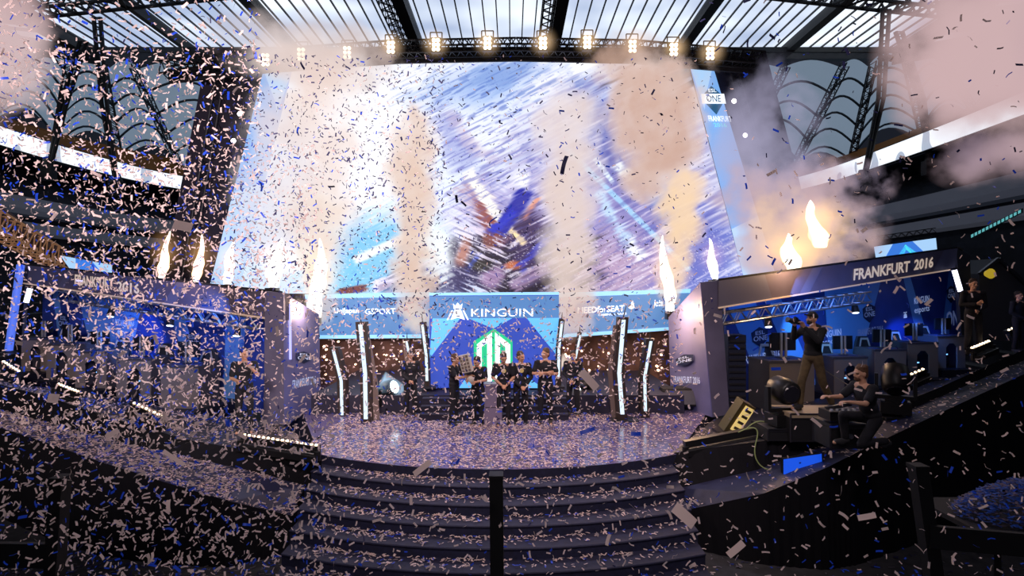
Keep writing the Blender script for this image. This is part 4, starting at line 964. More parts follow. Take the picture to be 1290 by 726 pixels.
person('cameraman on the right wing in dark jacket, cap and khaki trousers, raising a camera', P(1024, 516, 12.0), math.radians(-62), dict(elL=(-.24, -.20, 1.27), elR=(.25, -.18, 1.24), wrL=(-.10, -.36, 1.50), wrR=(.07, -.32, 1.48), head=(0, -.03, 1.62), knL=(-.12, -.14, .50), anL=(-.14, -.16, .09), toL=(-.15, -.35, .03), knR=(.12, .10, .5), anR=(.16, .32, .09), toR=(.17, .14, .03)), 1.95, 0, -12, .9, (.03, .02, .015),
       (.008, .009, .012), (.11, .075, .035), 'long', cap_c=(.012, .012, .014), beard=True, grip=dict(L=(.1, -.5, .8), R=(-.1, -.5, .8)), hood=True)
person('kneeling technician in black T-shirt on the right wing, arm stretched over equipment', P(1098, 561, 10.0), math.radians(-78), dict(pelvis=(0, 0, .42), chest=(0, -.10, .72), neck=(0, -.15, .93), head=(0, -.20, 1.09), shL=(-.19, -.14, .88), shR=(.19, -.14, .88), elL=(-.24, -.34, .70), elR=(.24, -.32, .68), wrL=(-.18, -.58, .72), wrR=(.16, -.54, .70), hpL=(-.09, 0, .40), hpR=(.09, 0, .40),
       knL=(-.14, -.38, .44), knR=(.14, -.30, .07), anL=(-.14, -.34, .09), toL=(-.15, -.52, .03), anR=(.14, .14, .09), toR=(.14, .04, .02)), 1.92, -4, 4, 1.2, (.13, .06, .03), beard=True, grip=dict(L=(.1, -1, .2), R=(0, -1, .1)))
person('security man in black suit standing at outer end of the right booth', P(1226, 446, 14.6), math.radians(-15), dict(elL=(-.25, -.02, 1.14), wrL=(-.02, -.22, 1.16), wrR=(.02, -.2, 1.0)), 1.82, 10, 0, 1.15, (.05, .03, .02), sleeve='long', grip=dict(L=(.6, -.4, .5), R=(-.7, -.5, 0)))
person('person in black half cut by the right frame edge, beyond the security man', P(1283, 444, 16.8), math.radians(10), dict(arms_low), 1.7, 0, 0, 1.2, sleeve='long')
person('crew member in black among confetti in front of the left booth', P(308, 545, 13.2), math.radians(20), dict(elR=(.26, -.12, 1.2), wrR=(.12, -.26, 1.38), wrL=(-.1, -.25, 1.1)), 1.85, 30, 0, 1.1, (.05, .03, .02), grip=dict(R=(-.3, -.3, .9)))
person('dark dressed crew member standing behind the left pylons', P(517, 524, 15.95), math.radians(15), dict(arms_low), 1.72, -10, 0, .8, sleeve='long')
person('dark dressed crew member standing behind the right pylons', P(722, 524, 15.95), math.radians(-15), dict(arms_low), 1.72, 10, 0, .8, sleeve='long')
print('people done')
# things held
tp = P(587, 458, 14.75); R_ = Euler((0, math.radians(-14), 0)).to_matrix() @ Matrix.Rotation(math.radians(-14), 3, 'Z')
t = thing('trophy', tp, 'pale box-shaped trophy with rows of small plates, held up at far left', 'trophy')
silver = mat('trophy_silver', (.62, .55, .48), .35, .4, (1, .85, .7), .1); plate = mat('trophy_plate', (.30, .24, .20), .4, .5)
MB().box(tp, (.26, .14, .44), R_).build('block', silver, t)
mb = MB()
for r_ in range(5):
    for c_ in range(3): mb.box(tp + R_ @ Vector((-.08 + .08 * c_, -.075, -.17 + .085 * r_)), (.055, .02, .055), R_)
mb.build('plate_row', plate, t); MB().box(tp + R_ @ Vector((0, 0, -.24)), (.18, .12, .05), R_).build('foot', steel, t)
tp = P(593, 478, 14.72)
t = thing('award_cup', tp, 'small round silvery object in the hands of the second team member', 'award'); MB().lathe(tp, (-.4, -.3, .8), [(-.09, .02), (-.07, .06), (0, .075), (.06, .06), (.08, .03)], 14).build('bowl', silver, t, True)
MB().lathe(tp, (-.4, -.3, .8), [(-.13, .05), (-.11, .05), (-.09, .02)], 14).build('foot', silver, t, True)
# camera held by the cameraman
cpos = P(1000, 405, 11.85)
t = thing('video_camera', cpos, 'black camera with lens held to the eye of the cameraman', 'camera')
dv = Vector((-1, -.35, .25)).normalized(); s_ = dv.cross(Vector((0, 0, 1))).normalized(); RR = Matrix((s_, dv, s_.cross(dv))).transposed()
MB().box(cpos + dv * -.05, (.12, .12, .10), RR).box(cpos + dv * -.05 + Vector((0, 0, .07)), (.05, .07, .04), RR).build('camera_body', blackmetal, t)
MB().lathe(cpos, dv, [(0, .04), (.06, .045), (.14, .05), (.16, .055), (.17, .045)], 16).build('lens', steel, t)
# ================================================================ equipment on the wings
lens_dk = mat('lens_dark', (.02, .02, .03), .1)
def moving_head(loc, yaw, tilt, s, label, lit=None, group='moving head lights'):
    t = thing('moving_head_light', loc, label, 'stage light'); L = Vector(loc); Rz = Matrix.Rotation(yaw, 3, 'Z')
    MB().box(L + Vector((0, 0, .09)) * s, Vector((.42, .36, .18)) * s, Rz).box(L + Vector((0, 0, .2)) * s, Vector((.3, .26, .05)) * s, Rz).build('base', blackmetal, t)
    y = MB()
    for q in (-1, 1): y.prism([L + Rz @ Vector(p) * s for p in ((q * .24, -.07, .24), (q * .24, .07, .24), (q * .24, .05, .62), (q * .24, -.05, .62))], Rz @ Vector((q * .05, 0, 0)) * s)
    y.box(L + Vector((0, 0, .25)) * s, Vector((.54, .14, .06)) * s, Rz); y.build('yoke', blackmetal, t)
    hc = L + Vector((0, 0, .56)) * s; d = Rz @ (Matrix.Rotation(tilt, 3, 'X') @ Vector((0, -1, 0)))
    MB().lathe(hc - d * .22 * s, d, [(0, .10 * s), (.05 * s, .19 * s), (.26 * s, .21 * s), (.42 * s, .19 * s), (.46 * s, .16 * s)], 20).build('head', blackmetal, t, True)
    MB().lathe(hc + d * .235 * s, d, [(0, .15 * s), (.02 * s, .13 * s)], 18).build('lens', lit or lens_dk, t); return t
moving_head(P(986, 535, 12.2), .15, .15, 1.25, 'large black moving head light on the right wing, left of the cameraman')
moving_head(P(1128, 520, 12.6), -.5, .9, 1.3, 'black moving head light behind the kneeling technician, tilted up')
moving_head(P(487, 522, 16.6), 1.1, -.35, 1.2, 'moving head light with pale blue beam beside the tall left pylon', emat('lens_blue', (.7, .9, 1), 6))
moving_head(P(737, 512, 17.4), -1.1, .4, 1.1, 'moving head light shining white behind smoke right of the emblem backdrop', emat('lens_whitehot', (1, .93, .85), 8))
# short glowing cones that imitate light shafts in the haze
def shaft(loc, d, L, r0, r1, color, label):
    m = bpy.data.materials.new('light_shaft'); m.use_nodes = True; nt = m.node_tree; nt.nodes.clear()
    o = nt.nodes.new('ShaderNodeOutputMaterial'); e = nt.nodes.new('ShaderNodeEmission'); e.inputs['Color'].default_value = (*color, 1); e.inputs['Strength'].default_value = 1.4
    nt.links.new(e.outputs[0], o.inputs['Volume'])
    b = MB().lathe(loc, d, [(0, r0), (L, r1)], 18).build('light_beam', m); tag(b, label, 'light beam', None, 'stuff')
shaft(P(480, 482, 16.5), (.9, 0, -.35), .75, .32, .14, (.5, .75, 1), 'pale blue shaft of light in haze from moving head at left')
shaft(P(734, 466, 17.3), (-1, -.1, .35), .7, .10, .28, (1, .85, .75), 'warm white shaft of light in haze from moving head at right')
# tilted strobe, yellow light put into its housing and bracket colours
p = P(915, 545, 13.4); t = thing('strobe_fixture', p, 'tilted floor fixture glowing yellow beside the right booth column', 'stage light')
R_ = Euler((.25, math.radians(28), .2)).to_matrix()
MB().box(p + R_ @ Vector((0, 0, .42)), (.34, .3, .78), R_).build('housing', mat('housing_yellow_lit', (.14, .11, .05), .4, .6), t)
MB().box(p + R_ @ Vector((.04, -.16, .45)), (.22, .03, .62), R_).build('lamp_face', mat('face_gold', (.6, .45, .15), .4, 0, (1, .72, .25), .55), t)
mb = MB()
for k in range(4): mb.box(p + R_ @ Vector((.04, -.18, .22 + .15 * k)), (.14, .02, .06), R_)
mb.build('lamp_cell', mat('cell_dark', (.06, .05, .03), .4), t); MB().box(p + Vector((0, .0, .03)), (.5, .4, .06)).build('floor_plate', blackmetal, t)
MB().bar(p + Vector((.35, 0, .03)), p + Vector((.30, 0, .55)), .06).build('bracket', mat('bracket_yellow_lit', (.4, .3, .12), .4, 0, (1, .7, .25), .3), t)
# footlight bars
def foot_bar(a, b, lab, lit=True, n=14):
    t = thing('footlight_bar', (a + b) / 2, lab, 'stage light')
    MB().bar(a, b, .16, .14).build('housing', blackmetal, t); MB().bar(a + Vector((0, -.2, -.14)), b + Vector((0, -.2, -.14)), .14, .12).build('lower_rail', blackmetal, t)
    if lit:
        for k in range(n): MB().lathe(lerp(a, b, (k + .5) / n) + Vector((0, -.02, .06)), (0, -.4, 1), [(0, .03), (.03, .026)], 8).build('lamp', led_warm, t)
    for q in (a, b): MB().tube(q + Vector((0, -.1, -.02)), q + Vector((0, -.1, -.2)), .07).build('end_foot', blackmetal, t)
foot_bar(P(306, 552, 12.2), P(402, 566, 11.9), 'black footlight bar with warm lamps at left front of the stage', n=16)
foot_bar(P(168, 511, 13.0), P(208, 530, 12.6), 'short lit footlight bar in front of the left booth, nearer the stage', n=8)
foot_bar(P(73, 487, 14.4), P(101, 498, 14), 'short lit footlight bar in front of the left booth, further out', n=8)
foot_bar(P(4, 458, 16), P(26, 472, 15.5), 'short lit footlight bar near the left frame edge', n=7)
foot_bar(P(862, 560, 12.5), P(965, 540, 12.6), 'unlit black equipment bar at right front of the stage', False)
foot_bar(P(1136, 480, 14.6), P(1164, 468, 15), 'short lit footlight bar below the right booth desks', n=6)
foot_bar(P(1222, 443, 14.0), P(1246, 433, 14.6), 'short lit footlight bar at the feet of the security man', n=7)
foot_bar(P(1268, 420, 17.0), P(1288, 411, 17.3), 'short lit footlight bar near the right frame edge', n=5)
# flight cases
def flight_case(c, size, lab, lid=None):
    t = thing('flight_case', c, lab, 'flight case'); c = Vector(c); sx, sy, sz = size
    MB().box(c + Vector((0, 0, sz * .42)), (sx, sy, sz * .84)).build('case_body', mat('case_black', (.015, .015, .018), .5), t); MB().box(c + Vector((0, 0, sz * .93)), (sx, sy, sz * .14)).build('lid', lid or mat('case_black', (.015,) * 3), t)
    e = MB()
    for x in (-1, 1):
        for y in (-1, 1): e.bar(c + Vector((x * sx / 2, y * sy / 2, 0)), c + Vector((x * sx / 2, y * sy / 2, sz)), .03)
    for z in (0.02, sz * .84, sz):
        e.bar(c + Vector((-sx / 2, -sy / 2, z)), c + Vector((sx / 2, -sy / 2, z)), .025)
    e.build('edge_rail', steel, t); MB().lathe(c + Vector((0, -sy / 2, sz * .5)), (0, -1, 0), [(0, .05), (.02, .04)], 10).build('latch', alu, t)
pale = mat('case_lid_lit', (.42, .33, .22), .5)  # lit look of the lid put into its paler colour
flight_case(P(1030, 516, 12.2) + Vector((0, 0, -.55)), (1.5, .9, .55), 'flight case with lid coloured as lit under the feet of the cameraman', pale)
flight_case(P(985, 550, 12.3), (.9, .8, .24), 'low black flight case under the large moving head light')
flight_case(P(1128, 540, 12.7), (.9, .8, .30), 'black flight case under the moving head light behind the technician')
flight_case(P(1060, 560, 10.7), (.7, .6, .42), 'black flight case the kneeling technician reaches over')
# mixer-like gear in front of technician
p = P(1058, 522, 10.6); t = thing('equipment_console', p, 'small equipment console with knobs in front of the kneeling technician', 'equipment')
MB().box(p, (.55, .4, .16)).build('console_body', blackmetal, t)
for k in range(5): MB().lathe(p + Vector((-.2 + .1 * k, -.1, .08)), (0, 0, 1), [(0, .03), (.03, .025)], 10).build('knob', alu, t)
MB().bar(p + Vector((-.2, .1, .08)), p + Vector((.25, .1, .16)), .06).build('top_handle', steel, t)
# black gear left of right booth column
p = P(858, 512, 16.6); t = thing('speaker_wedge', p, 'black wedge monitor speaker on stage left of the right booth wall', 'speaker')
MB().prism([p + Vector(v) for v in ((-.45, 0, 0), (.45, 0, 0), (.45, .2, .45), (-.45, .2, .45))], (0, .5, 0)).build('cabinet', black, t)
MB().prism([p + Vector(v) for v in ((-.4, -.02, .05), (.4, -.02, .05), (.4, .15, .40), (-.4, .15, .40))], (0, -.02, 0)).build('grille', steel, t)
# blue lit rectangle on ledge
q = [P(987, 598, 11.2), P(1036, 591, 11.1), P(1035, 572, 11.1), P(987, 579, 11.2)]
t = thing('blue_panel_light', (q[0] + q[1]) / 2, 'small glowing blue rectangular panel standing on the right ledge', 'light')
MB().prism([p + Vector((0, .02, 0)) for p in q], (0, .1, 0)).build('housing', blackmetal, t); MB().quad(q).build('light_face', mat('blue_face', (.01, .05, .4), .5, 0, (.01, .10, .85), .8), t)
# cable loops
def cable(pts, r, m, lab, grp=None):
    cu = bpy.data.curves.new('cable', 'CURVE'); cu.dimensions = '3D'; cu.bevel_depth = r; sp = cu.splines.new('NURBS'); sp.points.add(len(pts) - 1); sp.order_u = 4; sp.use_endpoint_u = True
    for i, p in enumerate(pts): sp.points[i].co = (*p, 1)
    cu.materials.append(m); t_ = bpy.data.objects.new('c', cu); col.objects.link(t_); dg = bpy.context.evaluated_depsgraph_get(); dg.update(); me = bpy.data.meshes.new_from_object(t_.evaluated_get(dg)); bpy.data.objects.remove(t_)
    o = link('cable', me); tag(o, lab, 'cable', grp)
cable([P(930, 545, 12.0), P(950, 535, 11.9), P(958, 545, 11.85), P(948, 565, 11.8), P(955, 592, 11.7), P(980, 595, 11.6), P(990, 588, 11.6)], .012, mat('cable_green', (.25, .32, .12), .5), 'thin greenish cable looping over black drape of the right wing')
cable([P(1028, 460, 12.0), P(1045, 470, 11.9), P(1062, 483, 11.6), P(1078, 490, 11.0)], .010, mat('cable_dark', (.10, .09, .07), .5), 'thin dark cable running from the cameraman down to the console')
cable([P(935, 548, 12.6), P(945, 531, 12.5), P(960, 527, 12.5), P(968, 535, 12.5)], .012, mat('cable_green', (.25, .32, .12)), 'short pale cable arching behind the equipment bar')
# barrier posts and rails near the camera
bar_m = mat('barrier_black', (.006, .006, .008), .7)
def barrier(x, y0, y1, D, wpx, lab, arm=None):
    a, b = P(x[0], y0, D), P(x[1], y1, D); wd = wpx / F * D
    b = lerp(a, b, 1.0); t = thing('barrier_post', b, lab, 'barrier'); ext = b + (b - a).normalized() * max(0, b.z / max(1e-3, (a - b).normalized().z))
    MB().prism([a + Vector((-wd / 2, 0, 0)), a + Vector((wd / 2, 0, 0)), ext + Vector((wd / 2, 0, 0)), ext + Vector((-wd / 2, 0, 0))], (0, .12, 0)).build('post', bar_m, t)
    MB().box(a + Vector((0, .06, .0)), (wd * 1.05, .14, .03)).build('post_cap', bar_m, t)
    if arm: MB().bar(P(*arm[0]), P(*arm[1]), .05, .20).build('rail', bar_m, t)
barrier((625, 626), 602, 726, 5.0, 17, 'black post standing upright in front of the middle of the steps')
barrier((70, 62), 605, 726, 5.0, 16, 'black barrier post at lower left in front of confetti floor', ((64, 700, 5.0), (-30, 698, 5.2)))
barrier((1162, 1176), 590, 690, 5.4, 17, 'black barrier post at lower right with rail running right', ((1170, 676, 5.4), (1330, 690, 5.2)))

# ================================================================ flames
def flame_mat(name, c_in, c_out, s):
    m = bpy.data.materials.new(name); m.use_nodes = True; nt = m.node_tree; nt.nodes.clear()
    o = nt.nodes.new('ShaderNodeOutputMaterial'); e = nt.nodes.new('ShaderNodeEmission'); tr_ = nt.nodes.new('ShaderNodeBsdfTransparent'); mx = nt.nodes.new('ShaderNodeMixShader')
    lw = nt.nodes.new('ShaderNodeLayerWeight'); lw.inputs['Blend'].default_value = .35
    cr = nt.nodes.new('ShaderNodeValToRGB'); cr.color_ramp.elements[0].color = (*c_in, 1); cr.color_ramp.elements[1].color = (*c_out, 1); cr.color_ramp.elements[0].position = .25; cr.color_ramp.elements[1].position = .75
    ar = nt.nodes.new('ShaderNodeValToRGB'); ar.color_ramp.elements[0].position = .45; ar.color_ramp.elements[1].position = .95; ar.color_ramp.elements[0].color = (0, 0, 0, 1); ar.color_ramp.elements[1].color = (1, 1, 1, 1)
    nt.links.new(lw.outputs['Facing'], cr.inputs[0]); nt.links.new(cr.outputs[0], e.inputs[0]); e.inputs[1].default_value = s
    nt.links.new(lw.outputs['Facing'], ar.inputs[0]); nt.links.new(ar.outputs[0], mx.inputs[0]); nt.links.new(e.outputs[0], mx.inputs[1]); nt.links.new(tr_.outputs[0], mx.inputs[2]); nt.links.new(mx.outputs[0], o.inputs[0]); return m
halo_m = halo_mat('flame_halo', (1, .52, .20), 1.1, 2.2)  # painted bloom round the flames, a glow with no smoke in it
fm = flame_mat('flame', (1, .93, .75), (1, .42, .12), 3.2)
fwhite = flame_mat('flame_white', (1, .97, .92), (1, .75, .5), 3.5)
def flame(x0, yb, x1, yt, D, wpx, lab, m=fm):
    a, b = P(x0, yb, D), P(x1, yt, D); L = (b - a).length; N, K = 26, 18; vs = []; rs = np.random.default_rng(int(x0)); ph = rs.uniform(0, 6, 4)
    for j in range(N + 1):
        t_ = j / N; prof = min(1, .55 + t_ * 2.2) * (1 - t_) ** .62 * (1 + .16 * math.sin(9 * t_ + ph[0]) + .08 * math.sin(23 * t_ + ph[1]))
        r = wpx / 2 / F * D * prof + .003
        c = lerp(a, b, t_) + Vector((math.sin(7 * t_ + ph[2]) * .10 * wpx / F * D * (.3 + t_), 0, 0))
        for i in range(K): q = 2 * math.pi * i / K; rr = r * (1 + .10 * math.sin(3 * q + 11 * t_ + ph[3]) + .06 * math.sin(5 * q - 17 * t_)); vs.append(c + Vector((rr * math.cos(q), rr * math.sin(q), 0)))
    mb = MB().add(vs, [(j * K + i, j * K + (i + 1) % K, (j + 1) * K + (i + 1) % K, (j + 1) * K + i) for j in range(N) for i in range(K)])
    o = mb.build('flame_jet', m, None, True); tag(o, lab, 'flame')
    hb = MB().ball((0, 0, 0), 1.0, None, 20, 14).build('flame_halo', halo_m, None, True); hb.location = (a + b) / 2 + Vector((0, 0, L * .08)); k = 1.25 * L * .5; hb.scale = (max(.45, wpx * 1.9 / F * D), max(.45, wpx * 1.9 / F * D), k)
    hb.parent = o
    if yb < 330 and x0 > 1000: return
    n = thing('flame_machine', a, 'small black flame machine under ' + lab.replace('the tall ', 'the ').replace('the wide ', 'the ').replace(' floating in smoke', ''), 'flame machine')
    MB().box(a + Vector((0, 0, -.14)), (.3, .3, .24)).build('casing', blackmetal, n); MB().lathe(a + Vector((0, 0, -.02)), (0, 0, 1), [(0, .08), (.04, .06)], 10).build('nozzle', steel, n)
flame(203, 352, 213, 291, 18.2, 13, 'the orange-edged flame furthest left above the left booth')
flame(247, 356, 256, 295, 17.8, 13, 'the second orange flame from the left above the left booth')
flame(286, 358, 293, 303, 17.4, 15, 'the third flame from the left, above the left booth', fwhite)
flame(343, 362, 353, 300, 16.8, 20, 'the fourth flame from the left, above the left booth end', fwhite)
flame(397, 400, 405, 300, 18.6, 24, 'the tall white-hot flame at left end of the banner strip', fwhite)
flame(845, 392, 834, 296, 18.6, 19, 'the tall white-hot flame at right end of the banner strip', fwhite)
flame(901, 352, 893, 300, 17.2, 13, 'the slim white flame above the right booth column', fwhite)
flame(1001, 344, 990, 294, 17.6, 26, 'the wide yellow flame above the right booth, lower of two')
flame(1034, 312, 1018, 252, 19.5, 24, 'the wide yellow flame floating in smoke above the right booth, higher of two')
pt(P(842, 395, 16.6), 180, (1, .6, .3)); pt(P(385, 390, 16.4), 140, (1, .65, .4)); pt(P(1000, 330, 16.5), 150, (1, .6, .3)); pt(P(230, 330, 16.8), 90, (1, .6, .35))

# ================================================================ smoke
def smoke_mat(name, c1, c2, dens, scale, bright=1., thr=.42, warp=.55, seed=0, col_w=None):  # light on the smoke is put into its own volume emission
    m = bpy.data.materials.new(name); m.use_nodes = True; nt = m.node_tree; nt.nodes.clear(); N = nt.nodes.new; Lk = nt.links.new
    o = N('ShaderNodeOutputMaterial'); tc = N('ShaderNodeTexCoord'); geo = N('ShaderNodeNewGeometry')
    n1 = N('ShaderNodeTexNoise'); n1.inputs['Scale'].default_value = scale; n1.inputs['Detail'].default_value = 5; n1.inputs['Roughness'].default_value = .6
    ad = N('ShaderNodeVectorMath'); ad.operation = 'ADD'; ad.inputs[1].default_value = (seed * 3.1, seed, seed * 1.7); Lk(geo.outputs['Position'], ad.inputs[0]); Lk(ad.outputs[0], n1.inputs['Vector'])
    # unit-shape radius
    nv = N('ShaderNodeTexNoise'); nv.inputs['Scale'].default_value = scale * 1.5; nv.inputs['Detail'].default_value = 4; nv.inputs['Roughness'].default_value = .62; Lk(ad.outputs[0], nv.inputs['Vector'])
    vs_ = N('ShaderNodeVectorMath'); vs_.operation = 'SUBTRACT'; Lk(nv.outputs['Color'], vs_.inputs[0]); vs_.inputs[1].default_value = (.5, .5, .5)
    vm = N('ShaderNodeVectorMath'); vm.operation = 'MULTIPLY'; Lk(vs_.outputs[0], vm.inputs[0]); vm.inputs[1].default_value = (1.5, 1.5, .8)
    va = N('ShaderNodeVectorMath'); va.operation = 'ADD'; Lk(tc.outputs['Object'], va.inputs[0]); Lk(vm.outputs[0], va.inputs[1])
    sep = N('ShaderNodeSeparateXYZ'); Lk(va.outputs[0], sep.inputs[0])
    def M(op, a, b=None, c=None, cl=False):
        x = N('ShaderNodeMath'); x.operation = op; x.use_clamp = cl
        for i, v in enumerate((a, b, c)):
            if v is None: continue
            if isinstance(v, (int, float)): x.inputs[i].default_value = v
            else: Lk(v, x.inputs[i])
        return x.outputs[0]
    ln = N('ShaderNodeVectorMath'); ln.operation = 'LENGTH'; Lk(va.outputs[0], ln.inputs[0])
    if col_w is None: base = ln.outputs['Value']
    else:
        wz = M('MULTIPLY_ADD', sep.outputs['Z'], (col_w[1] - col_w[0]) / 2, (col_w[1] + col_w[0]) / 2)
        rad = M('DIVIDE', M('SQRT', M('ADD', M('MULTIPLY', sep.outputs['X'], sep.outputs['X']), M('MULTIPLY', sep.outputs['Y'], sep.outputs['Y']))), wz)
        base = M('ADD', rad, M('POWER', M('ABSOLUTE', sep.outputs['Z']), 7.0))
    n3 = N('ShaderNodeTexNoise'); n3.inputs['Scale'].default_value = scale * 3.1; n3.inputs['Detail'].default_value = 4; Lk(ad.outputs[0], n3.inputs['Vector'])
    nn = M('ADD', M('MULTIPLY', M('SUBTRACT', n1.outputs['Fac'], .5), warp * 4.2), M('MULTIPLY', M('SUBTRACT', n3.outputs['Fac'], .5), warp * 1.8))
    r = M('ADD', base, nn)
    edge = M('MULTIPLY', M('SUBTRACT', .78, r), 2.4, cl=True)
    s0 = N('ShaderNodeSeparateXYZ'); Lk(tc.outputs['Object'], s0.inputs[0])
    if col_w is None:
        l0 = N('ShaderNodeVectorMath'); l0.operation = 'LENGTH'; Lk(tc.outputs['Object'], l0.inputs[0]); b0 = l0.outputs['Value']
    else:
        w0 = M('MULTIPLY_ADD', s0.outputs['Z'], (col_w[1] - col_w[0]) / 2, (col_w[1] + col_w[0]) / 2)
        b0 = M('ADD', M('DIVIDE', M('SQRT', M('ADD', M('MULTIPLY', s0.outputs['X'], s0.outputs['X']), M('MULTIPLY', s0.outputs['Y'], s0.outputs['Y']))), w0), M('POWER', M('ABSOLUTE', s0.outputs['Z']), 7.0))
    guard = M('MULTIPLY', M('SUBTRACT', 1.0, b0), 5, cl=True)
    d = M('MULTIPLY', M('MULTIPLY', edge, guard), M('ADD', .25, M('MULTIPLY', n3.outputs['Fac'], 1.5)))
    dd = M('MULTIPLY', d, dens)
    ab = N('ShaderNodeVolumeAbsorption'); ab.inputs['Color'].default_value = (0, 0, 0, 1); Lk(dd, ab.inputs['Density'])
    em = N('ShaderNodeEmission'); Lk(M('MULTIPLY', dd, bright), em.inputs['Strength'])
    n2 = N('ShaderNodeTexNoise'); n2.inputs['Scale'].default_value = scale * .55; n2.inputs['Detail'].default_value = 2; Lk(ad.outputs[0], n2.inputs['Vector'])
    cr = N('ShaderNodeValToRGB'); cr.color_ramp.elements[0].position = .38; cr.color_ramp.elements[1].position = .62; cr.color_ramp.elements[0].color = (*c1, 1); cr.color_ramp.elements[1].color = (*c2, 1)
    Lk(n2.outputs['Fac'] if col_w is None else M('ADD', M('MULTIPLY', r, .45), M('MULTIPLY', n2.outputs['Fac'], .5)), cr.inputs[0]); Lk(cr.outputs[0], em.inputs['Color'])
    a = N('ShaderNodeAddShader'); Lk(ab.outputs[0], a.inputs[0]); Lk(em.outputs[0], a.inputs[1]); Lk(a.outputs[0], o.inputs['Volume'])
    return m
def smoke(x, y, D, wpx, hpx, c1, c2, dens, lab, scale=.9, depth=None, rot=0, kind=None, thr=.4, warp=.4, bright=1., name='smoke_plume', col_w=None):
    k = D / F; wpx *= 1.22; m = smoke_mat('smoke', c1, c2, dens, scale, bright, thr, warp, seed=x * .01, col_w=col_w)
    mb = MB().ball((0, 0, 0), 1.0, None, 24, 16) if col_w is None else MB().lathe((0, 0, -1), (0, 0, 1), [((1 + z), max(.02, lerp(col_w[0], col_w[1], (z + 1) / 2) * max(0, 1 - abs(z) ** 7))) for z in np.linspace(-.995, .995, 21)], 24)
    o = mb.build(name, m, None, True); o.location = P(x, y, D); o.scale = (wpx / 2 * k, depth or wpx / 2 * k, hpx / 2 * k); o.rotation_euler = (0, math.radians(rot), 0)
    tag(o, lab, 'smoke', None, kind); return o
peach, tan, cream, white_s, lilac, pink = (.76, .52, .42), (.62, .40, .31), (.88, .72, .58), (.92, .86, .88), (.50, .47, .66), (.62, .43, .44)
W0, W1 = (.5, 1), (.75, 1)
smoke(398, 190, 18.5, 175, 300, (.86, .66, .58), (1, .96, .98), .65, 'wide cream and peach smoke cloud over the upper left of the screen', .42, col_w=(.6, 1), bright=1.04, warp=.5)
smoke(398, 330, 18.7, 100, 210, cream, (1, .95, .88), 1.3, 'bright cream smoke rising round the flame left of the banner strip', .8, bright=1.05, col_w=(.35, 1))
smoke(522, 275, 18.6, 92, 310, (.82, .58, .46), (.97, .88, .85), 2.1, 'narrow peach smoke column in front of the left middle of the screen', .75, col_w=(.55, 1), warp=.30)
smoke(526, 402, 18.6, 56, 70, cream, white_s, 1.6, 'lower foot of peach smoke crossing the banner left of emblem backdrop', 1.0, warp=.4)
smoke(718, 255, 18.4, 112, 330, (.82, .66, .60), (.90, .84, .92), 1.7, 'pale smoke column in front of the screen right of middle', .65, col_w=(.6, 1), warp=.32)
smoke(722, 392, 18.4, 66, 90, white_s, peach, 1.4, 'low foot of pale smoke crossing the banner right of emblem backdrop', 1.0, warp=.35)
smoke(826, 165, 18.0, 150, 200, (.66, .43, .35), (.84, .68, .64), 2.3, 'dense brown-peach smoke cloud on upper right of the screen', .6, warp=.36, col_w=(.6, 1))
smoke(852, 300, 18.0, 90, 200, (1, .72, .46), (.90, .72, .64), 2.2, 'glowing cream smoke above tall flame right of the screen middle', .8, rot=6, col_w=(.35, 1), warp=.34)
smoke(785, 80, 18.6, 100, 100, tan, peach, .9, 'thin brown smoke drifting over the top truss', .7)
smoke(1005, 280, 20.5, 240, 180, (.66, .46, .48), (.42, .35, .50), 1.3, 'mauve and orange smoke bank above the right booth', .55, col_w=(.7, 1), depth=1.6, warp=.4)
smoke(1010, 296, 19.6, 165, 150, (1, .62, .32), (1, .74, .50), .9, 'smoke coloured with orange fire glow around the two flames over right booth', .6, bright=1.15, depth=1.5)  # glow of the flames put into the emission colour
smoke(968, 180, 20.5, 150, 240, lilac, (.36, .34, .50), .7, 'lavender haze drifting beside the right screen tower', .4, depth=1.6, warp=.5)
smoke(1300, 50, 11.0, 300, 300, pink, (.46, .33, .38), 2.2, 'large pink smoke cloud filling the upper right corner', .42, warp=.40)
smoke(1275, 190, 12.0, 170, 110, (.36, .26, .34), pink, 1.0, 'dusky mauve smoke hanging low at the right frame edge', .6)
smoke(-10, 55, 11.0, 150, 260, pink, (.70, .54, .55), 2.2, 'pink smoke cloud at upper left frame edge', .5, warp=.35)
smoke(395, 68, 19.0, 230, 90, (.66, .52, .48), (.74, .64, .64), .9, 'hazy tan smoke around lamps at left end of the top truss', .6)
smoke(352, 240, 18.0, 120, 300, (.70, .60, .66), (.86, .80, .86), .45, 'thin pale haze over left edge of the screen', .45)
# ================================================================ confetti
def two_sided(name, c, em=0.0, rough=.6, trans=.35):
    m = bpy.data.materials.new(name); m.use_nodes = True; nt = m.node_tree; b = nt.nodes['Principled BSDF']; b.inputs['Base Color'].default_value = (*c, 1); b.inputs['Roughness'].default_value = rough
    b.inputs['Emission Color'].default_value = (*c, 1); b.inputs['Emission Strength'].default_value = em
    t = nt.nodes.new('ShaderNodeBsdfTranslucent'); t.inputs['Color'].default_value = (*c, 1); mx = nt.nodes.new('ShaderNodeMixShader'); mx.inputs[0].default_value = trans
    o = nt.nodes['Material Output']; nt.links.new(b.outputs[0], mx.inputs[1]); nt.links.new(t.outputs[0], mx.inputs[2]); nt.links.new(mx.outputs[0], o.inputs[0]); return m
c_pale = two_sided('paper_pale', (.92, .72, .68), 0.05, .6, .45); c_blue = two_sided('foil_blue', (.015, .06, .55), .18, .3, .15); c_dark = two_sided('paper_shade_navy', (.03, .03, .12), 0, .6, .1)  # small emission brightens pale and blue pieces in place of light
CM = [c_pale, c_blue, c_dark]  # navy imitates pieces seen dark against bright light
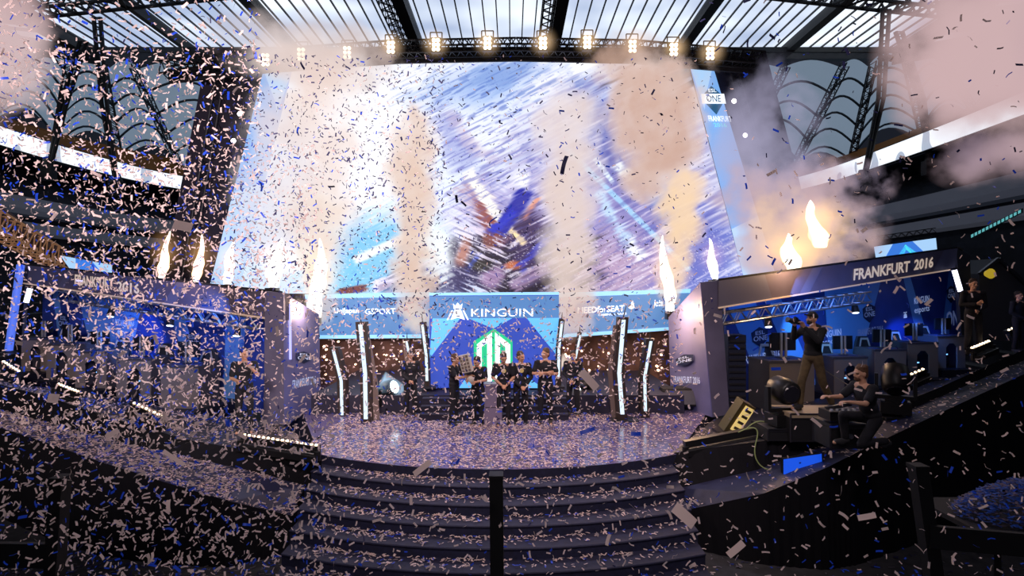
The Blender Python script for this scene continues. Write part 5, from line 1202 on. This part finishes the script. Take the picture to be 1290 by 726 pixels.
def strips(cent, size, mats_p, flat=False, seed=1, asp=.30):
    g = np.random.default_rng(seed); n = len(cent)
    if flat:
        a = g.uniform(0, 2 * np.pi, n); tl = g.normal(0, .12, (n, 2)); X = np.stack([np.cos(a), np.sin(a), tl[:, 0]], 1); Y = np.stack([-np.sin(a), np.cos(a), tl[:, 1]], 1)
    else:
        X = g.normal(size=(n, 3)); X[:, 1] *= .55; X /= np.linalg.norm(X, axis=1)[:, None]; R = g.normal(size=(n, 3)); R[:, 1] += 1.0 * np.sign(R[:, 1]); Y = np.cross(R, X); Y /= np.linalg.norm(Y, axis=1)[:, None]
    Nn = np.cross(X, Y); L = size * g.uniform(.7, 1.25, n); Wd = L * asp * g.uniform(.8, 1.25, n); bend = L * g.normal(0, .10, n)
    v = np.zeros((n, 6, 3))
    for k, s in enumerate((-1, 0, 1)):
        for j, q in enumerate((-1, 1)):
            v[:, k * 2 + j] = cent + X * (L * s / 2)[:, None] + Y * (Wd * q / 2)[:, None] + Nn * (bend * (1 if s == 0 else 0))[:, None]
    base = (np.arange(n) * 6)[:, None]; f = np.concatenate([base + [0, 1, 3, 2], base + [2, 3, 5, 4]], 1).reshape(-1, 4)
    mi = np.repeat(g.choice(len(mats_p), n, p=mats_p), 2)
    return v.reshape(-1, 3), f, mi
def strips_obj(name, v, f, mi, mats_):
    o = np_mesh(name, v, f, mats_); o.data.polygons.foreach_set('material_index', mi.astype(np.int32)); return o
def sample_air(n, x0, x1, y0, y1, d0, d1, gen, pw=1.0, gx=None, gy=None):
    """random points of a frustum-shaped block of air"""
    px = x0 + (x1 - x0) * (gen.random(n) if gx is None else gen.beta(*gx, n)); py = y0 + (y1 - y0) * (gen.random(n) if gy is None else gen.beta(*gy, n)); D = d0 + (d1 - d0) * gen.random(n) ** pw
    return np.stack([(px - CX) / F * D, D, CZ - (py - CY) / F * D], 1)
g = np.random.default_rng(5)
def above(c): return c[c[:, 2] > .02]
def notdeck(c):
    # keep the air pieces out of the stage deck and the floor
    inside = (np.hypot(c[:, 0] - SC.x, c[:, 1] - SC.y) < R0 + .1) & (c[:, 2] < DZ + .03)
    wing_ = (np.abs(c[:, 0]) > 3.6) & (c[:, 1] > 11.5) & (c[:, 2] < 1.75)
    return c[~inside & ~wing_ & (c[:, 2] > .02)]
AIR = [ # n, x0,x1,y0,y1,d0,d1, size, p(pale,blue,backlit navy)
    (4600, -10, 330, 60, 545, 5.5, 12.5, .054, (.77, .21, .02)),
    (2600, 90, 400, 180, 560, 6, 13.5, .056, (.80, .17, .03)),
    (1900, -10, 420, 520, 735, 4.0, 7.0, .046, (.82, .17, .01)),
    (520, -10, 330, -5, 120, 6, 12, .066, (.72, .20, .08)),
    (2400, 290, 560, 70, 400, 8, 17, .058, (.16, .14, .70)),
    (800, 540, 900, 70, 400, 8, 17, .058, (.2, .16, .64)),
    (2600, 395, 860, 375, 545, 8.5, 14.6, .060, (.74, .17, .09)),
    (420, 400, 870, 560, 735, 5.0, 8.5, .052, (.86, .13, .01)),
    (170, 850, 1290, 380, 600, 5, 11.5, .065, (.82, .16, .02)),
    (110, 930, 1290, 200, 380, 5, 12, .070, (.70, .14, .16)),
    (110, 880, 1290, 0, 210, 5, 12, .070, (.30, .22, .48)),
    (230, 860, 1290, 570, 735, 4.2, 7.5, .048, (.78, .21, .01)),
]
V_, F_, M_ = [], [], []; off = 0
for i, (n, x0, x1, y0, y1, d0, d1, s, p) in enumerate(AIR):
    c = notdeck(sample_air(n, x0, x1, y0, y1, d0, d1, g)); v, f, mi = strips(c, s, p, seed=30 + i); V_.append(v); F_.append(f + off); M_.append(mi); off += len(v)
o = strips_obj('airborne_confetti', np.concatenate(V_), np.concatenate(F_), np.concatenate(M_), CM)
tag(o, 'dense shower of small pale and blue confetti falling through the arena', 'confetti', None, 'stuff')

# confetti lying on stage, steps, ledges and floor
def on_disc(n, gen):
    r = R0 * np.sqrt(gen.random(n)); a = gen.uniform(-1.5, 1.5, n); x = SC.x + r * np.sin(a); y = SC.y - r * np.cos(a); k = (x > -4.4) & (x < 5) & (y < 16.3) & ~((np.abs(x + .45) < 1.95) & (y > 15.4))
    return np.stack([x, y, np.full(n, DZ + .012)], 1)[k]
cd = on_disc(21000, g); keep = g.random(len(cd)) < np.clip(1.15 - np.clip((cd[:, 0] - .3) / 3.2, 0, 1) * .95, .10, 1); cd = cd[keep]
cd[:, 2] += g.random(len(cd)) * .02
v, f, mi = strips(cd, .072, (.80, .14, .06), True, 50, .34)
tag(strips_obj('scattered_confetti', v, f, mi, CM), 'thick carpet of pale and blue confetti lying on the round stage deck', 'confetti', None, 'stuff')
V_, F_, M_ = [], [], []; off = 0
for k in range(9):
    n = int(640 if k < 7 else 340); a = g.uniform(-.56, .56, n); fr_ = g.random(n) ** 1.9
    R = R0 + .44 * k + .04 + .34 * fr_; x = SC.x + R * np.sin(a); y = SC.y - R * np.cos(a); z = np.full(n, DZ - .18 * (k + 1) + .012) + g.random(n) * .03
    q = (np.abs(x) < 3.5 - .05 * k) & (g.random(n) < np.clip(.85 - .16 * (x + 1), .28, 1)); c = np.stack([x, y, z], 1)[q]
    v, f, mi = strips(c, .070, (.82, .16, .02), True, 60 + k, .30); V_.append(v); F_.append(f + off); M_.append(mi); off += len(v)
tag(strips_obj('scattered_confetti', np.concatenate(V_), np.concatenate(F_), np.concatenate(M_), CM), 'drifts of confetti lying on the treads of the curved stage steps', 'confetti', None, 'stuff')
def on_quads(obj, n, gen, p=None, xlim=None):
    me = obj.data; vs = np.array([q.co[:] for q in me.vertices]); pol = [list(q.vertices) for q in me.polygons]
    ar = np.array([q.area for q in me.polygons]); ch = gen.choice(len(pol), n, p=ar / ar.sum()); out = []
    for i in ch:
        a, b, c_, d = vs[pol[i][0]], vs[pol[i][1]], vs[pol[i][2]], vs[pol[i][3]]; u, w_ = gen.random(2)
        out.append((a * (1 - u) + b * u) * (1 - w_) + (d * (1 - u) + c_ * u) * w_ + [0, 0, .015])
    return np.array(out)
decks = [o for o in col.objects if o.name.startswith('floor_wing_deck')]; ledges = [o for o in col.objects if o.name.startswith('floor_wing_ledge')]
for ob, n, lab in ((decks[0], 160, 'sparse confetti on the right wing deck'), (decks[1], 2300, 'thick confetti covering the left wing deck'), (ledges[0], 420, 'scattered confetti on the lower right ledge'), (ledges[1], 3600, 'thick confetti covering the lower left ledge')):
    c = on_quads(ob, n, g); c = c[c[:, 0] > -14] if 'left' in lab else c
    v, f, mi = strips(c, .08, (.80, .18, .02), True, 70 + n, .32)
    tag(strips_obj('scattered_confetti', v, f, mi, CM), lab, 'confetti', None, 'stuff')
# arena floor: left and right foreground
c1 = np.stack([g.uniform(-13, -3, 5200), g.uniform(5.5, 11.5, 5200), np.full(5200, .015)], 1)
c2 = np.stack([g.uniform(3, 13, 1500), g.uniform(5.5, 12, 1500), np.full(1500, .015)], 1)
v, f, mi = strips(np.concatenate([c1, c2]), .085, (.45, .2, .35), True, 90, .32)
tag(strips_obj('scattered_confetti', v, f, mi, [two_sided('paper_shaded', (.22, .20, .24)), c_blue, c_dark]), 'confetti on the arena floor, coloured darker for the shade there', 'confetti', None, 'stuff')  # grey copy of the pale paper, shade put into its colour
hp = Vector((P(1262, 640, 7.6).x, 7.6, 0)); r_ = np.sqrt(g.random(2600)); a_ = g.uniform(0, 6.28, 2600)
hx_, hy_ = 1.15 * r_ * np.cos(a_), .62 * r_ * np.sin(a_); hz = .42 * (1 - r_ ** 2) + g.random(2600) * .06
mound_z = P(1250, 640, 7.6).z - .1
v, f, mi = strips(np.stack([hp.x + .6 + hx_, hp.y + hy_, mound_z + hz], 1), .08, (.35, .55, .1), True, 91, .32)
tag(strips_obj('confetti_heap', v, f, mi, [two_sided('paper_shaded_heap', (.30, .22, .26)), two_sided('foil_shaded', (.03, .09, .42), .06, .4, .1), c_dark]), 'heap of blue and grey confetti on a raised table at lower right', 'confetti', None, 'stuff')  # dimmed copies of paper and foil, shade put into their colours
t = thing('side_table', hp + Vector((.6, 0, 0)), 'dark table carrying heaped confetti at lower right', 'table')
MB().box((hp.x + .6, hp.y, mound_z - .04), (2.5, 1.4, .06)).build('table_top', bar_m, t)
for q in (-1, 1):
    for w_ in (-1, 1): MB().bar((hp.x + .6 + q * 1.15, hp.y + w_ * .62, 0), (hp.x + .6 + q * 1.15, hp.y + w_ * .62, mound_z - .06), .06).build('leg', bar_m, t)

# the countable nearest pieces
def piece(name, L, Wd, bend, m):
    vs = []; N_ = 6
    for k in range(N_ + 1):
        s = k / N_ - .5
        for q in (-1, 1): vs.append((L * s, Wd * q / 2, bend * (1 - 4 * s * s) * L))
    return MB().add(vs, [(2 * k, 2 * k + 1, 2 * k + 3, 2 * k + 2) for k in range(N_)]).build(name, m, None, False, False)
big = [(862, 650, 1.9, .085, 42, 'large blurred pale confetti rectangle in front of the right end of the steps', 0, .42), (927, 692, 2.4, .08, -40, 'pale confetti strip over the black drape right of the steps', 0, .35), (742, 479, 2.2, .085, 48, 'large pale confetti rectangle right of the team, in front of the pylons', 0, .35),
       (141, 547, 3.0, .075, -32, 'pale confetti rectangle over dark ledge in lower left', 0, .38), (219, 577, 2.6, .11, 33, 'long slim pale confetti strip slanting above the left ledge', 0, .16), (532, 590, 2.6, .09, -38, 'pale confetti strip slanting over the front edge of the stage', 0, .28),
       (711, 208, 2.4, .075, -75, 'dark curved confetti strip against pale smoke in the middle of the screen', 2, .22), (1092, 651, 2.8, .085, -10, 'pale confetti strip over the dark wing front at lower right', 0, .3), (230, 285, 3.0, .095, 12, 'pale confetti rectangle above the flames at left', 0, .5),
       (740, 543, 3.6, .09, -18, 'dark blue confetti strip lying low over the stage deck', 1, .25), (67, 502, 3.0, .055, 5, 'squarish pale confetti piece low at the left', 0, .8), (801, 547, 3.0, .05, 0, 'small bright blue confetti piece hanging over the stage deck', 1, .4)]
for i, (x, y, D, L, a_, lab, mi, asp) in enumerate(big):
    o = piece('confetti_piece', L, L * asp, .16 if 'curved' in lab else .04, CM[mi]); o.location = P(x, y, D); o.rotation_euler = Euler((math.radians(78), 0, 0)).to_matrix().to_euler()
    o.rotation_euler = (Matrix.Rotation(math.radians(a_), 3, 'Y') @ Euler((math.radians(75), 0, 0)).to_matrix()).to_euler(); tag(o, lab, 'confetti')
protos = [[piece('confetti_piece', .055, .017, b_, CM[k]) for b_ in (.05, .15)] for k in range(3)]
REG = [(95, 0, 330, 60, 400, 3.2, 6.0, (.82, .18, 0), 'pale or blue confetti strip falling in front of the dark left-hand stands', 'nearest confetti in front of the left stands'),
       (85, 0, 400, 400, 720, 2.8, 4.6, (.84, .16, 0), 'pale or blue confetti strip falling low at left over wing and floor', 'nearest confetti low on the left'),
       (40, 400, 860, 560, 720, 3.0, 5.0, (.9, .1, 0), 'pale or blue confetti strip falling in front of the curved steps', 'nearest confetti in front of the steps'),
       (38, 860, 1280, 380, 720, 2.8, 5.0, (.85, .15, 0), 'pale or blue confetti strip falling in front of the right booth and wing', 'nearest confetti in front of the right booth'),
       (30, 330, 860, 80, 380, 3.4, 6.5, (0, .3, .7), 'dark or blue confetti strip falling in front of the bright screen', 'nearest confetti in front of the screen')]
for (n, x0, x1, y0, y1, d0, d1, p, lab, grp) in REG:
    for i in range(n):
        k = rng.choice(3, p=p); pr = protos[k][int(rng.integers(2))]; D = rng.uniform(d0, d1)
        o = pr.copy(); col.objects.link(o); o.location = P(rng.uniform(x0, x1), rng.uniform(y0, y1), D)
        o.rotation_euler = (rng.uniform(0, 6.28), rng.uniform(0, 6.28), rng.uniform(0, 6.28)); s = rng.uniform(.8, 1.15); o.scale = (s, s, s); tag(o, lab, 'confetti', grp)
for a in protos:
    for o in a: bpy.data.objects.remove(o)
